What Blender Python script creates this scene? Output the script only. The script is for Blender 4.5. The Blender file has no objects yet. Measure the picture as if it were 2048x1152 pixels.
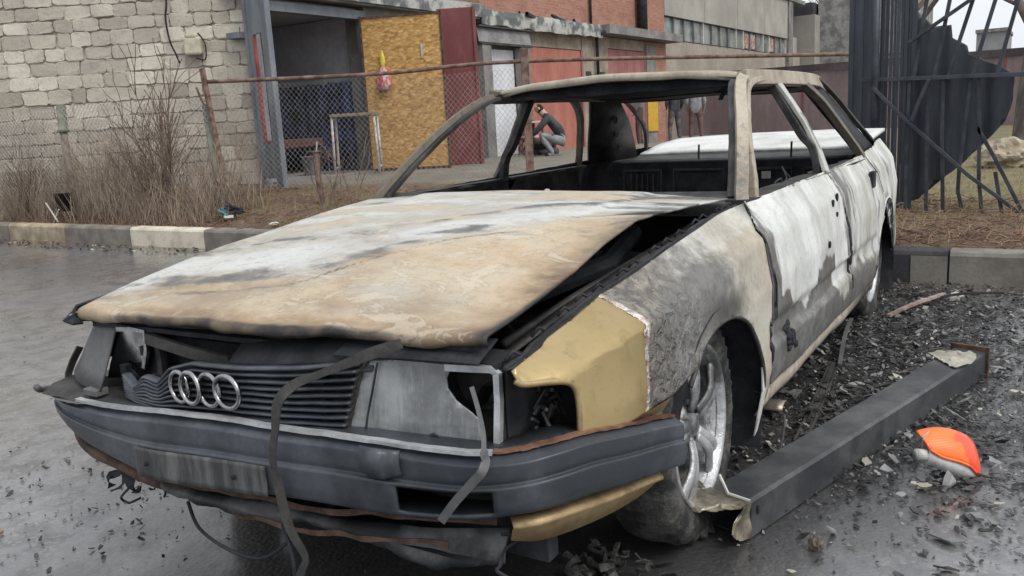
import bpy, bmesh, math, random
from mathutils import Vector, noise
from math import sin, cos, pi, radians as RAD
random.seed(7)
S = bpy.context.scene
# ---------------------------------------------------------------- camera
cam_d = bpy.data.cameras.new('camera'); cam = bpy.data.objects.new('camera', cam_d)
S.collection.objects.link(cam); S.camera = cam
cam_d.sensor_width = 36; cam_d.lens = 36*1690/2048; cam_d.clip_start = .05; cam_d.clip_end = 3000
cam.location = (2.10, 1.575, 1.13)
_F = Vector((-0.82732919, -0.52706682, -0.19423435)); _R = Vector((-0.52697878, 0.84800045, -0.05646773)); _U = Vector((-0.19447308, -0.05563998, 0.97932855))
from mathutils import Matrix
cam.rotation_euler = Matrix((( _R.x, _U.x, -_F.x), (_R.y, _U.y, -_F.y), (_R.z, _U.z, -_F.z))).to_euler()
# ---------------------------------------------------------------- sky, sun, exposure
SUN_EL, SUN_AZ = RAD(52), RAD(75)     # azimuth measured from +x towards +y: light comes from the right of the view, behind the camera
W = bpy.data.worlds.new('World'); S.world = W; W.use_nodes = True
nt = W.node_tree; nt.nodes.clear()
sky = nt.nodes.new('ShaderNodeTexSky'); sky.sky_type = 'NISHITA'; sky.sun_disc = False
sky.sun_elevation = SUN_EL; sky.sun_rotation = RAD(90)-SUN_AZ; sky.dust_density = 4; sky.air_density = 1.0
hs = nt.nodes.new('ShaderNodeHueSaturation'); hs.inputs['Saturation'].default_value = .12
mxs = nt.nodes.new('ShaderNodeMix'); mxs.data_type = 'RGBA'; mxs.inputs[0].default_value = .72
mxs.inputs[7].default_value = (6.6, 6.9, 7.3, 1)      # even cloud deck in front of the blue
bg = nt.nodes.new('ShaderNodeBackground'); bg.inputs[1].default_value = .10
wo = nt.nodes.new('ShaderNodeOutputWorld')
nt.links.new(sky.outputs[0], hs.inputs['Color']); nt.links.new(hs.outputs[0], mxs.inputs[6])
nt.links.new(mxs.outputs[2], bg.inputs[0]); nt.links.new(bg.outputs[0], wo.inputs[0])
sl = bpy.data.lights.new('sun', 'SUN'); sl.energy = 1.1; sl.angle = RAD(25); sl.color = (1, .96, .9)
so = bpy.data.objects.new('sun', sl); S.collection.objects.link(so)
sd = Vector((cos(SUN_EL)*cos(SUN_AZ), cos(SUN_EL)*sin(SUN_AZ), sin(SUN_EL)))
so.rotation_euler = (-sd).to_track_quat('-Z', 'Y').to_euler()
S.view_settings.view_transform = 'Standard'; S.view_settings.look = 'None'; S.view_settings.gamma = 1
S.view_settings.exposure = 0.74
S.render.engine = 'CYCLES'
# ---------------------------------------------------------------- helpers
COL = S.collection
def link(o, parent=None):
    COL.objects.link(o)
    if parent is not None: o.parent = parent
    return o
def tag(o, label=None, cat=None, group=None, kind=None):
    if label: o['label'] = label
    if cat: o['category'] = cat
    if group: o['group'] = group
    if kind: o['kind'] = kind
    return o
def thing(name, label, cat, loc=(0,0,0), group=None):
    o = bpy.data.objects.new(name, None); o.location = loc; o.empty_display_size = .1
    link(o); return tag(o, label, cat, group)
class MB:
    """collects shapes into one mesh"""
    def __init__(s): s.v = []; s.f = []; s.mi = []; s.m = 0
    def add(s, vs, fs):
        n = len(s.v); s.v += [tuple(p) for p in vs]; s.f += [tuple(i+n for i in f) for f in fs]; s.mi += [s.m]*len(fs); return s
    def box(s, x0, x1, y0, y1, z0, z1):
        return s.add([(x0,y0,z0),(x1,y0,z0),(x1,y1,z0),(x0,y1,z0),(x0,y0,z1),(x1,y0,z1),(x1,y1,z1),(x0,y1,z1)],
                     [(0,3,2,1),(4,5,6,7),(0,1,5,4),(1,2,6,5),(2,3,7,6),(3,0,4,7)])
    def obox(s, c, ux, uy, uz, a, b, d):
        c=Vector(c); ux=Vector(ux)*a/2; uy=Vector(uy)*b/2; uz=Vector(uz)*d/2
        P=[c+ux*i+uy*j+uz*k for k in (-1,1) for i,j in ((-1,-1),(1,-1),(1,1),(-1,1))]
        return s.add(P, [(0,3,2,1),(4,5,6,7),(0,1,5,4),(1,2,6,5),(2,3,7,6),(3,0,4,7)])
    def prism(s, base, off):
        """polygon extruded by off"""
        n=len(base); off=Vector(off); b=[Vector(p) for p in base]
        return s.add(b+[p+off for p in b], [tuple(range(n))[::-1], tuple(range(n,2*n))]+[(i,(i+1)%n,n+(i+1)%n,n+i) for i in range(n)])
    def tube(s, path, r, n=8, caps=True, up=None):
        path=[Vector(p) for p in path]; L=len(path)
        if L<2: return s
        rr = r if callable(r) else (lambda t: r)
        ref = Vector(up) if up else None; rings=[]; side=None
        for i,p in enumerate(path):
            t=(path[min(i+1,L-1)]-path[max(i-1,0)])
            if t.length<1e-9: t=Vector((0,0,1))
            t.normalize()
            if side is None:
                a = ref if ref else (Vector((0,0,1)) if abs(t.z)<.9 else Vector((1,0,0)))
                side=t.cross(a).normalized()
            else:
                side=(side-t*side.dot(t))
                if side.length<1e-6: side=t.orthogonal()
                side.normalize()
            u2=t.cross(side); q=rr(i/(L-1))
            q = q if isinstance(q, tuple) else (q,q)
            rings.append([p+side*q[0]*cos(2*pi*k/n)+u2*q[1]*sin(2*pi*k/n) for k in range(n)])
        vs=[v for g in rings for v in g]
        fs=[(i*n+k,i*n+(k+1)%n,(i+1)*n+(k+1)%n,(i+1)*n+k) for i in range(L-1) for k in range(n)]
        if caps: fs+= [tuple(range(n))[::-1], tuple((L-1)*n+k for k in range(n))]
        return s.add(vs, fs)
    def strip(s, path, w, th, up=(0,0,1)):
        """flat bar of width w (across) and thickness th (along up) following a path"""
        path=[Vector(p) for p in path]; L=len(path); up=Vector(up); vs=[]
        for i,p in enumerate(path):
            t=(path[min(i+1,L-1)]-path[max(i-1,0)]).normalized(); sd_=t.cross(up).normalized(); u2=sd_.cross(t)
            ww = w(i/(L-1)) if callable(w) else w
            vs+=[p-sd_*ww/2-u2*th/2, p+sd_*ww/2-u2*th/2, p+sd_*ww/2+u2*th/2, p-sd_*ww/2+u2*th/2]
        fs=[(i*4+k,i*4+(k+1)%4,i*4+4+(k+1)%4,i*4+4+k) for i in range(L-1) for k in range(4)]
        fs+=[(3,2,1,0),tuple((L-1)*4+k for k in range(4))]
        return s.add(vs,fs)
    def grid(s, rows, closed=False):
        n=len(rows[0]); L=len(rows)
        m=n if closed else n-1
        return s.add([p for r in rows for p in r], [(i*n+k,i*n+(k+1)%n,(i+1)*n+(k+1)%n,(i+1)*n+k) for i in range(L-1) for k in range(m)])
    def lathe(s, prof, c, axis='y', n=48):
        """prof: (radius, along axis)"""
        c=Vector(c); rows=[]
        for r,a in prof:
            g=[]
            for k in range(n):
                t=2*pi*k/n
                d={'y':Vector((r*cos(t),a,r*sin(t))),'z':Vector((r*cos(t),r*sin(t),a)),'x':Vector((a,r*cos(t),r*sin(t)))}[axis]
                g.append(c+d)
            rows.append(g)
        return s.grid(rows, True)
    def build(s, name, mats, parent=None, smooth=False, bevel=0, solid=0, sub=0, fix=True, weld=True):
        me=bpy.data.meshes.new(name); me.from_pydata(s.v, [], s.f)
        if not isinstance(mats,(list,tuple)): mats=[mats]
        for m in mats: me.materials.append(m)
        if len(mats)>1:
            for p,i in zip(me.polygons, s.mi): p.material_index=i
        if fix:
            b=bmesh.new(); b.from_mesh(me)
            if weld: bmesh.ops.remove_doubles(b, verts=b.verts, dist=1e-5)
            bmesh.ops.recalc_face_normals(b, faces=b.faces); b.to_mesh(me); b.free()
        if smooth:
            for p in me.polygons: p.use_smooth=True
        o=bpy.data.objects.new(name, me); link(o, parent)
        if solid:
            d=o.modifiers.new('thick','SOLIDIFY'); d.thickness=solid; d.offset=-1
        if bevel:
            d=o.modifiers.new('bevel','BEVEL'); d.width=bevel; d.segments=2; d.limit_method='ANGLE'; d.angle_limit=RAD(40)
        if sub:
            d=o.modifiers.new('sub','SUBSURF'); d.levels=sub; d.render_levels=sub
        return o
def lerp(a,b,t): return a+(b-a)*t
def up_normals(o):
    me=o.data
    if sum(p.normal.z*p.area for p in me.polygons)<0:
        b=bmesh.new(); b.from_mesh(me); bmesh.ops.reverse_faces(b,faces=b.faces); b.to_mesh(me); b.free()
    return o
def clamp(x,a=0.,b=1.): return max(a,min(b,x))
def sm(x,a,b):
    t=clamp((x-a)/(b-a)); return t*t*(3-2*t)
def interp(tab, x):
    """tab sorted by key: (key, value or tuple)"""
    if x<=tab[0][0]: return tab[0][1]
    for (a,va),(b,vb) in zip(tab,tab[1:]):
        if x<=b:
            t=(x-a)/(b-a)
            return tuple(lerp(p,q,t) for p,q in zip(va,vb)) if isinstance(va,tuple) else lerp(va,vb,t)
    return tab[-1][1]
def cr(pts, n, closed=False):
    """Catmull-Rom resample, n points per segment"""
    P=[Vector(p) for p in pts]; out=[]; L=len(P)
    for i in range(L-1):
        a=P[max(i-1,0)]; b=P[i]; c=P[i+1]; d=P[min(i+2,L-1)]
        for k in range(n):
            t=k/n; out.append(.5*((2*b)+(c-a)*t+(2*a-5*b+4*c-d)*t*t+(3*b-a-3*c+d)*t**3))
    out.append(P[-1]); return out
def nz(x,y=0,z=0,s=1.): return noise.noise(Vector((x*s+13.7,y*s+5.1,z*s+9.3)))
def fbm(x,y,z,s=1.,o=4): return noise.fractal(Vector((x*s+3.1,y*s+7.7,z*s+1.9)),1.0,2.0,o)
def clip_grid(outline, step, holes=()):
    """2D outline cut into a regular grid; returns verts2d, faces"""
    b=bmesh.new(); vs=[b.verts.new((p[0],p[1],0)) for p in outline]
    b.faces.new(vs); bmesh.ops.triangulate(b, faces=b.faces, ngon_method='EAR_CLIP')
    xs=[p[0] for p in outline]; ys=[p[1] for p in outline]
    for ax,(lo,hi) in enumerate(((min(xs),max(xs)),(min(ys),max(ys)))):
        k=math.floor(lo/step)+1
        while k*step<hi-1e-5:
            co=[0,0,0]; no=[0,0,0]; co[ax]=k*step; no[ax]=1
            bmesh.ops.bisect_plane(b, geom=b.verts[:]+b.edges[:]+b.faces[:], plane_co=co, plane_no=no, dist=1e-6)
            k+=1
    bmesh.ops.remove_doubles(b, verts=b.verts, dist=step*.06)
    b.verts.index_update(); V=[(v.co.x,v.co.y) for v in b.verts]; F=[tuple(v.index for v in f.verts) for f in b.faces]
    b.free()
    if holes:
        def inside(p):
            return any(((p[0]-h[0])/h[2])**2+((p[1]-h[1])/h[3])**2<1 for h in holes)
        F=[f for f in F if not inside((sum(V[i][0] for i in f)/len(f), sum(V[i][1] for i in f)/len(f)))]
    return V,F
def paint(o, fn, name='mask'):
    me=o.data; at=me.color_attributes.new(name,'FLOAT_COLOR','POINT')
    for i,v in enumerate(me.vertices): at.data[i].color=fn(v.co)
    return o
# ---------------------------------------------------------------- materials
class NT:
    def __init__(s,name):
        s.m=bpy.data.materials.new(name); s.m.use_nodes=True; s.t=s.m.node_tree; s.t.nodes.clear()
        s.out=s.n('ShaderNodeOutputMaterial'); s.b=s.n('ShaderNodeBsdfPrincipled'); s.l(s.b.outputs[0],s.out.inputs[0])
        s.tc=s.n('ShaderNodeTexCoord').outputs['Object']
    def n(s,t,**k):
        x=s.t.nodes.new(t)
        for a,b in k.items(): setattr(x,a,b)
        return x
    def l(s,a,b): s.t.links.new(a,b)
    def put(s,inp,v):
        if hasattr(v,'is_output'): s.l(v,inp)
        elif isinstance(v,(tuple,list)): inp.default_value=tuple(v)+((1,) if len(v)==3 and len(inp.default_value)==4 else ())
        else: inp.default_value=v
    def noise(s,scale,detail=6,rough=.6,stretch=None,dist=0,off=(0,0,0),out='Fac'):
        m=s.n('ShaderNodeMapping'); s.l(s.tc,m.inputs[0]); m.inputs[3].default_value=stretch or (1,1,1); m.inputs[1].default_value=off
        x=s.n('ShaderNodeTexNoise'); s.l(m.outputs[0],x.inputs['Vector'])
        x.inputs['Scale'].default_value=scale; x.inputs['Detail'].default_value=detail; x.inputs['Roughness'].default_value=rough; x.inputs['Distortion'].default_value=dist
        return x.outputs[out]
    def voro(s,scale,feature='F1',stretch=None,rnd=1,vec=None,out='Distance'):
        x=s.n('ShaderNodeTexVoronoi',feature=feature)
        if vec is None:
            m=s.n('ShaderNodeMapping'); s.l(s.tc,m.inputs[0]); m.inputs[3].default_value=stretch or (1,1,1); vec=m.outputs[0]
        s.l(vec,x.inputs['Vector']); x.inputs['Scale'].default_value=scale; x.inputs['Randomness'].default_value=rnd
        return x.outputs[out]
    def math(s,op,a,b=0,c=0,cl=False):
        x=s.n('ShaderNodeMath',operation=op,use_clamp=cl); s.put(x.inputs[0],a); s.put(x.inputs[1],b); s.put(x.inputs[2],c); return x.outputs[0]
    def step(s,v,a,b):
        x=s.n('ShaderNodeMapRange',interpolation_type='SMOOTHSTEP'); s.put(x.inputs[0],v); x.inputs[1].default_value=a; x.inputs[2].default_value=b; return x.outputs[0]
    def mix(s,f,a,b,mode='MIX'):
        x=s.n('ShaderNodeMix',data_type='RGBA',blend_type=mode); s.put(x.inputs[0],f); s.put(x.inputs[6],a); s.put(x.inputs[7],b); return x.outputs[2]
    def ramp(s,f,stops):
        x=s.n('ShaderNodeValToRGB'); s.l(f,x.inputs[0]); e=x.color_ramp.elements
        while len(e)<len(stops): e.new(.5)
        for q,(p,c) in zip(e,stops): q.position=p; q.color=tuple(c)+(1,) if len(c)==3 else c
        return x.outputs[0]
    def bump(s,h,strength=.3,dist=.01,prev=None):
        x=s.n('ShaderNodeBump'); x.inputs['Strength'].default_value=strength; x.inputs['Distance'].default_value=dist; s.l(h,x.inputs['Height'])
        if prev is not None: s.l(prev,x.inputs['Normal'])
        return x.outputs[0]
    def attr(s,name='mask'):
        a=s.n('ShaderNodeAttribute',attribute_name=name); sp=s.n('ShaderNodeSeparateColor'); s.l(a.outputs['Color'],sp.inputs[0])
        return sp.outputs[0],sp.outputs[1],sp.outputs[2],a.outputs['Alpha']
    def fin(s,color=None,rough=None,metal=None,normal=None,**k):
        for n_,v in (('Base Color',color),('Roughness',rough),('Metallic',metal),('Normal',normal)):
            if v is not None: s.put(s.b.inputs[n_],v)
        for a,v in k.items(): s.put(s.b.inputs[a.replace('_',' ')],v)
        return s.m
def simple(name,c1,c2,scale=8,rough=.8,metal=0,bump=.3,bs=None,dist=.005,stretch=None,detail=6,lo=.35,hi=.65,rv=.15,**k):
    t=NT(name); n1=t.noise(scale,detail,stretch=stretch); f=t.step(n1,lo,hi)
    n2=t.noise(bs or scale*6,5,.7,stretch=stretch,off=(3,1,7))
    c=t.mix(f,c1,c2); c=t.mix(t.math('MULTIPLY',t.step(n2,.35,.75),.35),c,tuple(x*.55 for x in c1))
    r=t.math('ADD',t.math('MULTIPLY',n2,rv),rough-rv/2)
    return t.fin(c,r,metal,t.bump(n2,bump,dist),**k)
# ---------------------------------------------------------------- car materials
def burnt_mat(name, streak=(1,1,1), blister=0., n1s=5., sss=3., smudge=.45, ge=(.44,.60), patches=False, ramp=None, smc=(.215,.15,.095)):
    t=NT(name); R,G,B,A=t.attr()
    n1=t.noise(n1s,8,.62,stretch=streak,dist=.6); n2=t.noise(sss*4,8,.7,stretch=streak,dist=.4,off=(5,2,1)); n3=t.noise(22,6,.7,off=(1,8,3)); n4=t.noise(90,4,.7)
    w=t.math('ADD',R,t.math('MULTIPLY',t.math('SUBTRACT',n1,.5),.75)); w=t.math('ADD',w,t.math('MULTIPLY',t.math('SUBTRACT',n3,.5),.25))
    base=t.ramp(w,ramp or [(0.0,(.035,.025,.018)),(.16,(.13,.085,.048)),(.36,(.34,.25,.15)),(.52,(.47,.375,.26)),(.66,(.47,.41,.31)),(.80,(.40,.385,.335)),(1,(.53,.535,.515))])
    big=t.noise(n1s*.45,5,.6,stretch=streak,off=(9,4,2)); sm_=t.step(big,.48,.70); base=t.mix(t.math('MULTIPLY',sm_,smudge),base,smc)
    fine=t.noise(sss*9,6,.75,stretch=streak,off=(2,7,4)); base=t.mix(t.math('MULTIPLY',t.step(fine,.50,.68),.30),base,(.17,.14,.115)); base=t.mix(t.math('MULTIPLY',t.step(fine,.50,.30),.30),base,(.55,.50,.42))
    if patches:
        pn=t.noise(6.5,9,.68,stretch=streak,dist=1.2,off=(4,4,9)); pf=t.step(pn,.565,.585); pe=t.math('MULTIPLY',t.step(pn,.535,.565),t.math('SUBTRACT',1,pf))
        base=t.mix(t.math('MULTIPLY',pf,.38),base,(.55,.50,.42)); base=t.mix(t.math('MULTIPLY',pe,.28),base,(.20,.13,.08))
    g=t.math('ADD',G,t.math('MULTIPLY',t.math('SUBTRACT',n2,.5),.9)); gf=t.step(g,*ge)
    grey=t.mix(t.step(n3,.3,.7),(.10,.10,.097),(.235,.232,.222)); grey=t.mix(t.math('MULTIPLY',t.step(big,.45,.6),.6),grey,(.13,.115,.10))
    c=t.mix(gf,base,grey)
    # heat speckle, fine scuffs
    c=t.mix(t.math('MULTIPLY',t.step(n4,.52,.75),.35),c,(.12,.10,.085))
    gold_n=t.math('ADD',B,t.math('MULTIPLY',t.math('SUBTRACT',n3,.5),.26)); gold_n=t.math('ADD',gold_n,t.math('MULTIPLY',t.math('SUBTRACT',n4,.5),.12)); bf=t.step(gold_n,.49,.515)
    rim=t.math('MULTIPLY',t.step(gold_n,.26,.38),t.math('SUBTRACT',1,bf))
    c=t.mix(t.math('MULTIPLY',rim,.8),c,t.mix(t.step(t.noise(30,4),.45,.55),(.55,.40,.33),(.80,.77,.72)))
    gold=t.mix(t.step(t.noise(3,3),.35,.65),(.34,.25,.105),(.42,.32,.155))
    gold=t.mix(t.math('MULTIPLY',t.step(n4,.58,.72),.35),gold,(.18,.12,.06)); gold=t.mix(t.math('MULTIPLY',t.step(n2,.50,.72),.45),gold,(.20,.13,.055)); gold=t.mix(t.math('MULTIPLY',t.step(gold_n,.72,.5),.5),gold,(.30,.19,.09))
    c=t.mix(bf,c,gold)
    a=t.math('ADD',A,t.math('MULTIPLY',t.math('SUBTRACT',n1,.5),.5)); a=t.math('ADD',a,t.math('MULTIPLY',t.math('SUBTRACT',n3,.5),.3)); af=t.step(a,.32,.78)
    soot=t.mix(t.step(n2,.4,.7),(.012,.012,.013),(.045,.038,.032))
    c=t.mix(af,c,soot)
    rough=t.math('ADD',.62,t.math('MULTIPLY',t.math('SUBTRACT',n2,.5),.3))
    rough=t.math('SUBTRACT',rough,t.math('MULTIPLY',gf,.15)); rough=t.math('SUBTRACT',rough,t.math('MULTIPLY',bf,.30))
    h=t.math('ADD',t.math('MULTIPLY',gf,-.35),t.math('MULTIPLY',n3,.4)); h=t.math('ADD',h,t.math('MULTIPLY',n4,.15))
    h=t.math('ADD',h,t.math('MULTIPLY',rim,1.2))
    h=t.math('MULTIPLY',h,t.math('SUBTRACT',1,t.math('MULTIPLY',bf,.92)))
    nrm=t.bump(h,.55,.004)
    if blister:
        d=t.noise(34,3,.6,dist=.7); v=t.voro(24,'DISTANCE_TO_EDGE')
        bl=t.math('MULTIPLY',t.step(t.math('ADD',t.math('MULTIPLY',v,.5),d),.42,.62),t.math('SUBTRACT',1,bf))
        sX=t.n('ShaderNodeSeparateXYZ'); t.l(t.tc,sX.inputs[0]); area=t.math('MULTIPLY',t.step(t.math('ADD',sX.outputs[0],t.math('MULTIPLY',t.math('SUBTRACT',n1,.5),.5)),-.02,.30),t.math('SUBTRACT',1,bf)); bl=t.math('MULTIPLY',bl,area)
        nrm=t.bump(bl,blister,.006,nrm)
        c=t.mix(t.math('MULTIPLY',t.math('MULTIPLY',t.math('SUBTRACT',1,t.step(d,.40,.50)),area),.55),c,(.06,.055,.052))
    met=t.math('MULTIPLY',bf,.45); met=t.math('ADD',met,t.math('MULTIPLY',t.math('MULTIPLY',gf,t.math('SUBTRACT',1,bf)),.25))
    return t.fin(c,rough,met,nrm)
M={}
COOL=[(0.0,(.04,.038,.034)),(.2,(.13,.125,.105)),(.4,(.28,.27,.23)),(.6,(.40,.395,.35)),(.8,(.50,.51,.485)),(1,(.66,.67,.66))]
COOL2=[(0.0,(.035,.028,.022)),(.18,(.12,.095,.07)),(.38,(.28,.24,.18)),(.56,(.41,.365,.285)),(.72,(.45,.425,.36)),(1,(.56,.56,.53))]
M['hood']=burnt_mat('scorched bonnet paint',streak=(1.35,.72,1),n1s=3.0,sss=2.6,smudge=.75,ge=(.42,.66),patches=True)
M['fender']=burnt_mat('blistered wing paint',streak=(1,1,1),blister=.9,n1s=4,sss=5,smudge=.5,ge=(.30,.80),ramp=COOL2,smc=(.19,.155,.12))
M['door']=burnt_mat('ash white door paint',streak=(1.7,1,.40),n1s=4.5,sss=4.5,smudge=.45,ge=(.38,.66),ramp=COOL,smc=(.20,.195,.17))
M['shell']=burnt_mat('scorched shell paint',streak=(1,1,.6),n1s=6,sss=5,ramp=COOL2,smc=(.16,.14,.11))
M['soot']=simple('sooty steel',(.010,.011,.016),(.036,.037,.043),9,.8,.1,.5,60,.006)
M['sootgrey']=simple('sooty grey metal',(.025,.025,.027),(.085,.08,.075),7,.65,.3,.5,45,.006)
M['rust']=simple('burnt rust',(.045,.026,.018),(.14,.082,.058),12,.85,.1,.6,70,.005)
M['copper']=simple('heat tinted copper brown metal',(.13,.06,.04),(.33,.18,.12),10,.5,.5,.4,60,.004)
M['bumper']=simple('dark grey bumper plastic',(.028,.033,.040),(.072,.082,.096),2.2,.44,0,.16,60,.002,rv=.25,lo=.42,hi=.58)
M['bumper2']=simple('soot dulled grey plastic',(.045,.046,.047),(.14,.145,.145),10,.7,0,.35,60,.003,stretch=(1,2.5,.5))
M['chrome']=simple('smoked chrome',(.15,.15,.155),(.44,.44,.45),22,.26,1,.12,80,.002,lo=.3,hi=.6,rv=.25)
M['alu']=simple('ash covered alloy',(.11,.11,.11),(.50,.51,.52),6,.42,.55,.6,26,.010,lo=.38,hi=.58,rv=.3)
M['tyre']=simple('charred tyre rubber',(.016,.016,.017),(.095,.092,.086),14,.92,0,1,34,.016,lo=.40,hi=.62)
M['gold']=simple('gold paint',(.36,.24,.09),(.50,.36,.15),3,.36,.35,.08,60,.002)
M['apron']=simple('scuffed grey undertray',(.022,.023,.025),(.12,.123,.123),5,.6,0,.5,30,.006,lo=.42,hi=.6)
M['bezel']=simple('dull bright trim',(.40,.41,.42),(.66,.67,.68),9,.35,.5,.1)
M['goldb']=simple('scorched gold paint',(.13,.085,.05),(.36,.26,.13),4,.5,.25,.4,50,.003,lo=.35,hi=.55)
M['reflector']=simple('lamp reflector',(.30,.30,.30),(.62,.62,.62),9,.18,1,.15,30,.003)
M['steelw']=simple('ash white steel',(.40,.40,.37),(.74,.74,.70),4,.6,.05,.3,50,.003)
def glass_lens():
    t=NT('sooty fluted lamp glass')
    wv=t.n('ShaderNodeTexWave',wave_type='BANDS',bands_direction='Y',wave_profile='SIN'); t.l(t.tc,wv.inputs[0]); wv.inputs['Scale'].default_value=26; wv.inputs['Distortion'].default_value=.15
    n=t.noise(7,6,.65); n2=t.noise(26,5,.75,stretch=(1,2.6,.35)); 
    f=t.step(n,.36,.66); c=t.mix(f,(.13,.135,.14),(.30,.31,.315)); c=t.mix(t.math('MULTIPLY',t.step(n2,.5,.72),.6),c,(.36,.37,.37))
    h=t.math('ADD',t.math('MULTIPLY',wv.outputs['Fac'],.16),t.math('MULTIPLY',n2,.30))
    return t.fin(c,t.math('ADD',.14,t.math('MULTIPLY',n,.35)),0,t.bump(h,.35,.003),Coat_Weight=.9,Coat_Roughness=.06)
M['lens']=glass_lens()
M['greyplastic']=simple('dull grey burnt plastic',(.085,.085,.088),(.13,.13,.132),4,.62,0,.2,60,.002)
M['orange']=None
def orange_mat():
    t=NT('orange lamp lens'); n=t.noise(4,4)
    f=t.step(n,.5,.54); c=t.mix(f,(.95,.17,.02),(.80,.075,.02))
    w=t.n('ShaderNodeTexWave',wave_type='BANDS',bands_direction='Z'); t.l(t.tc,w.inputs[0]); w.inputs['Scale'].default_value=60
    d=t.noise(30,5,.7); c=t.mix(t.math('MULTIPLY',t.step(d,.5,.7),.35),c,(.35,.10,.04))
    return t.fin(c,t.math('ADD',.2,t.math('MULTIPLY',d,.3)),0,t.bump(w.outputs['Fac'],.15,.002),Subsurface_Weight=.1,Coat_Weight=.4)
M['orange']=orange_mat()
M['whiteplastic']=simple('white grey lamp housing',(.38,.38,.37),(.58,.58,.57),6,.55,0,.15,60,.002)
def dark(name,v=.01): 
    t=NT(name); return t.fin((v,v,v*1.1),.9)
M['black']=dark('black void soot',.008)
# ---------------------------------------------------------------- burnt car (front axle centre over the origin, x forward, y to the car's left)
CAR = thing('burnt_car','burnt-out saloon car with scorched beige bonnet, bare window frames and four-ring grille emblem','car',(0,0,0))
PW=[(-3.86,.66),(-3.80,.74),(-3.6,.80),(-3.3,.845),(-2.9,.875),(-2.4,.89),(-1.5,.895),(-.6,.893),(0,.888),(.35,.872),(.55,.852),(.70,.825),(.80,.78)]
ZT=[(-3.86,.82),(-3.75,.865),(-3.55,.895),(-3.3,.905),(-3.0,.89),(-2.6,.868),(-2.1,.852),(-1.6,.850),(-1.0,.843),(-.55,.838),(-.3,.825),(0,.787),(.3,.742),(.5,.716),(.65,.69),(.8,.664)]
INS=[(-3.8,.10),(-3.2,.11),(-2.5,.09),(-.7,.09),(-.4,.12),(.4,.135),(.65,.10),(.8,.04)]
def sidey(x,z,dent=True):
    w=interp(PW,x); t=interp(INS,x); s=interp(ZT,x)-z
    sc=lerp(.10,.045,sm(x,.15,.45)); r0=lerp(.030,.014,sm(x,.15,.45))
    if s<sc: i=lerp(t,r0,clamp(s/sc))
    elif s<sc+.14: i=lerp(r0,0,clamp((s-sc)/.14))
    else: i=0
    if z<.34: i+= (.34-z)**2*1.6
    if -2.35<x<-.42: i+= .017*sm(z,.395,.405)*(1-sm(z,.465,.485))
    y=w-i
    if dent:
        y+= fbm(x*1.0,0,z*1.3,3.2,3)*.006
        if x<-.45: y+= .012*math.exp(-((x+1.05)**2/.10+(z-.40)**2/.006)) - .014*math.exp(-((x+1.5)**2/.03+(z-.62)**2/.03)) - .008*math.exp(-((x+2.1)**2/.04+(z-.6)**2/.05))
    return y
def twoside(o,th,inner='soot'):
    o.data.materials.append(M[inner]); d=o.modifiers.new('thick','SOLIDIFY'); d.thickness=th; d.offset=-1; d.material_offset=1; d.material_offset_rim=0
def side_panel(name, outline, mat, parent, step=.02, side=1, off=0, fn=None, solid=.004, holes=()):
    V,F=clip_grid(outline, step, holes)
    m=MB(); m.add([(x,side*(sidey(x,z)-off),z) for x,z in V],F)
    o=m.build(name,mat,parent,smooth=True,fix=True,weld=False)
    me=o.data   # make normals point outward
    if me.polygons and sum(p.normal.y*p.area for p in me.polygons)*side<0:
        b=bmesh.new(); b.from_mesh(me); bmesh.ops.reverse_faces(b,faces=b.faces); b.to_mesh(me); b.free()
    if fn: paint(o,fn)
    if solid: twoside(o,solid)
    return o
# --- burn patterns (white, grey, gold, soot)
def fender_mask(p):
    x,z=p.x,p.z; wob=.035*fbm(x,0,z,9,3)
    gold=clamp(.5+ (x-(.43+.10*(z-.6)+wob))*6)         # intact gold paint at the front corner
    if x<.5 and x>.30: gold=clamp(.5+(x-(.45-.18*(z-.55)+wob))*9)
    white=.66-.20*sm(x,-.1,.35)+.12*sm(x,.30,.45)
    grey=.36+.42*sm(x,-.32,.20)*(1-.5*sm(x,.40,.55))+.20*math.exp(-((x+.02)**2/.03+(z-.68)**2/.01))-.25*math.exp(-((x+.36)**2/.006+(z-.58)**2/.04))
    s=interp(ZT,x)-z
    if s<.06: grey-=.16; white+=.22
    soot=.16+.45*math.exp(-((x+.05)**2/.05+(z-.60)**2/.004))*(1-gold)+.35*(1-sm(z,.25,.42))*(x<.3)
    soot+=.30*sm(-x,.46,.60)+.38*sm(-x,.25,.52)*sm(z,.70,.82)
    return (white,grey,gold,clamp(soot*(1-gold*.9)))
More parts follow.
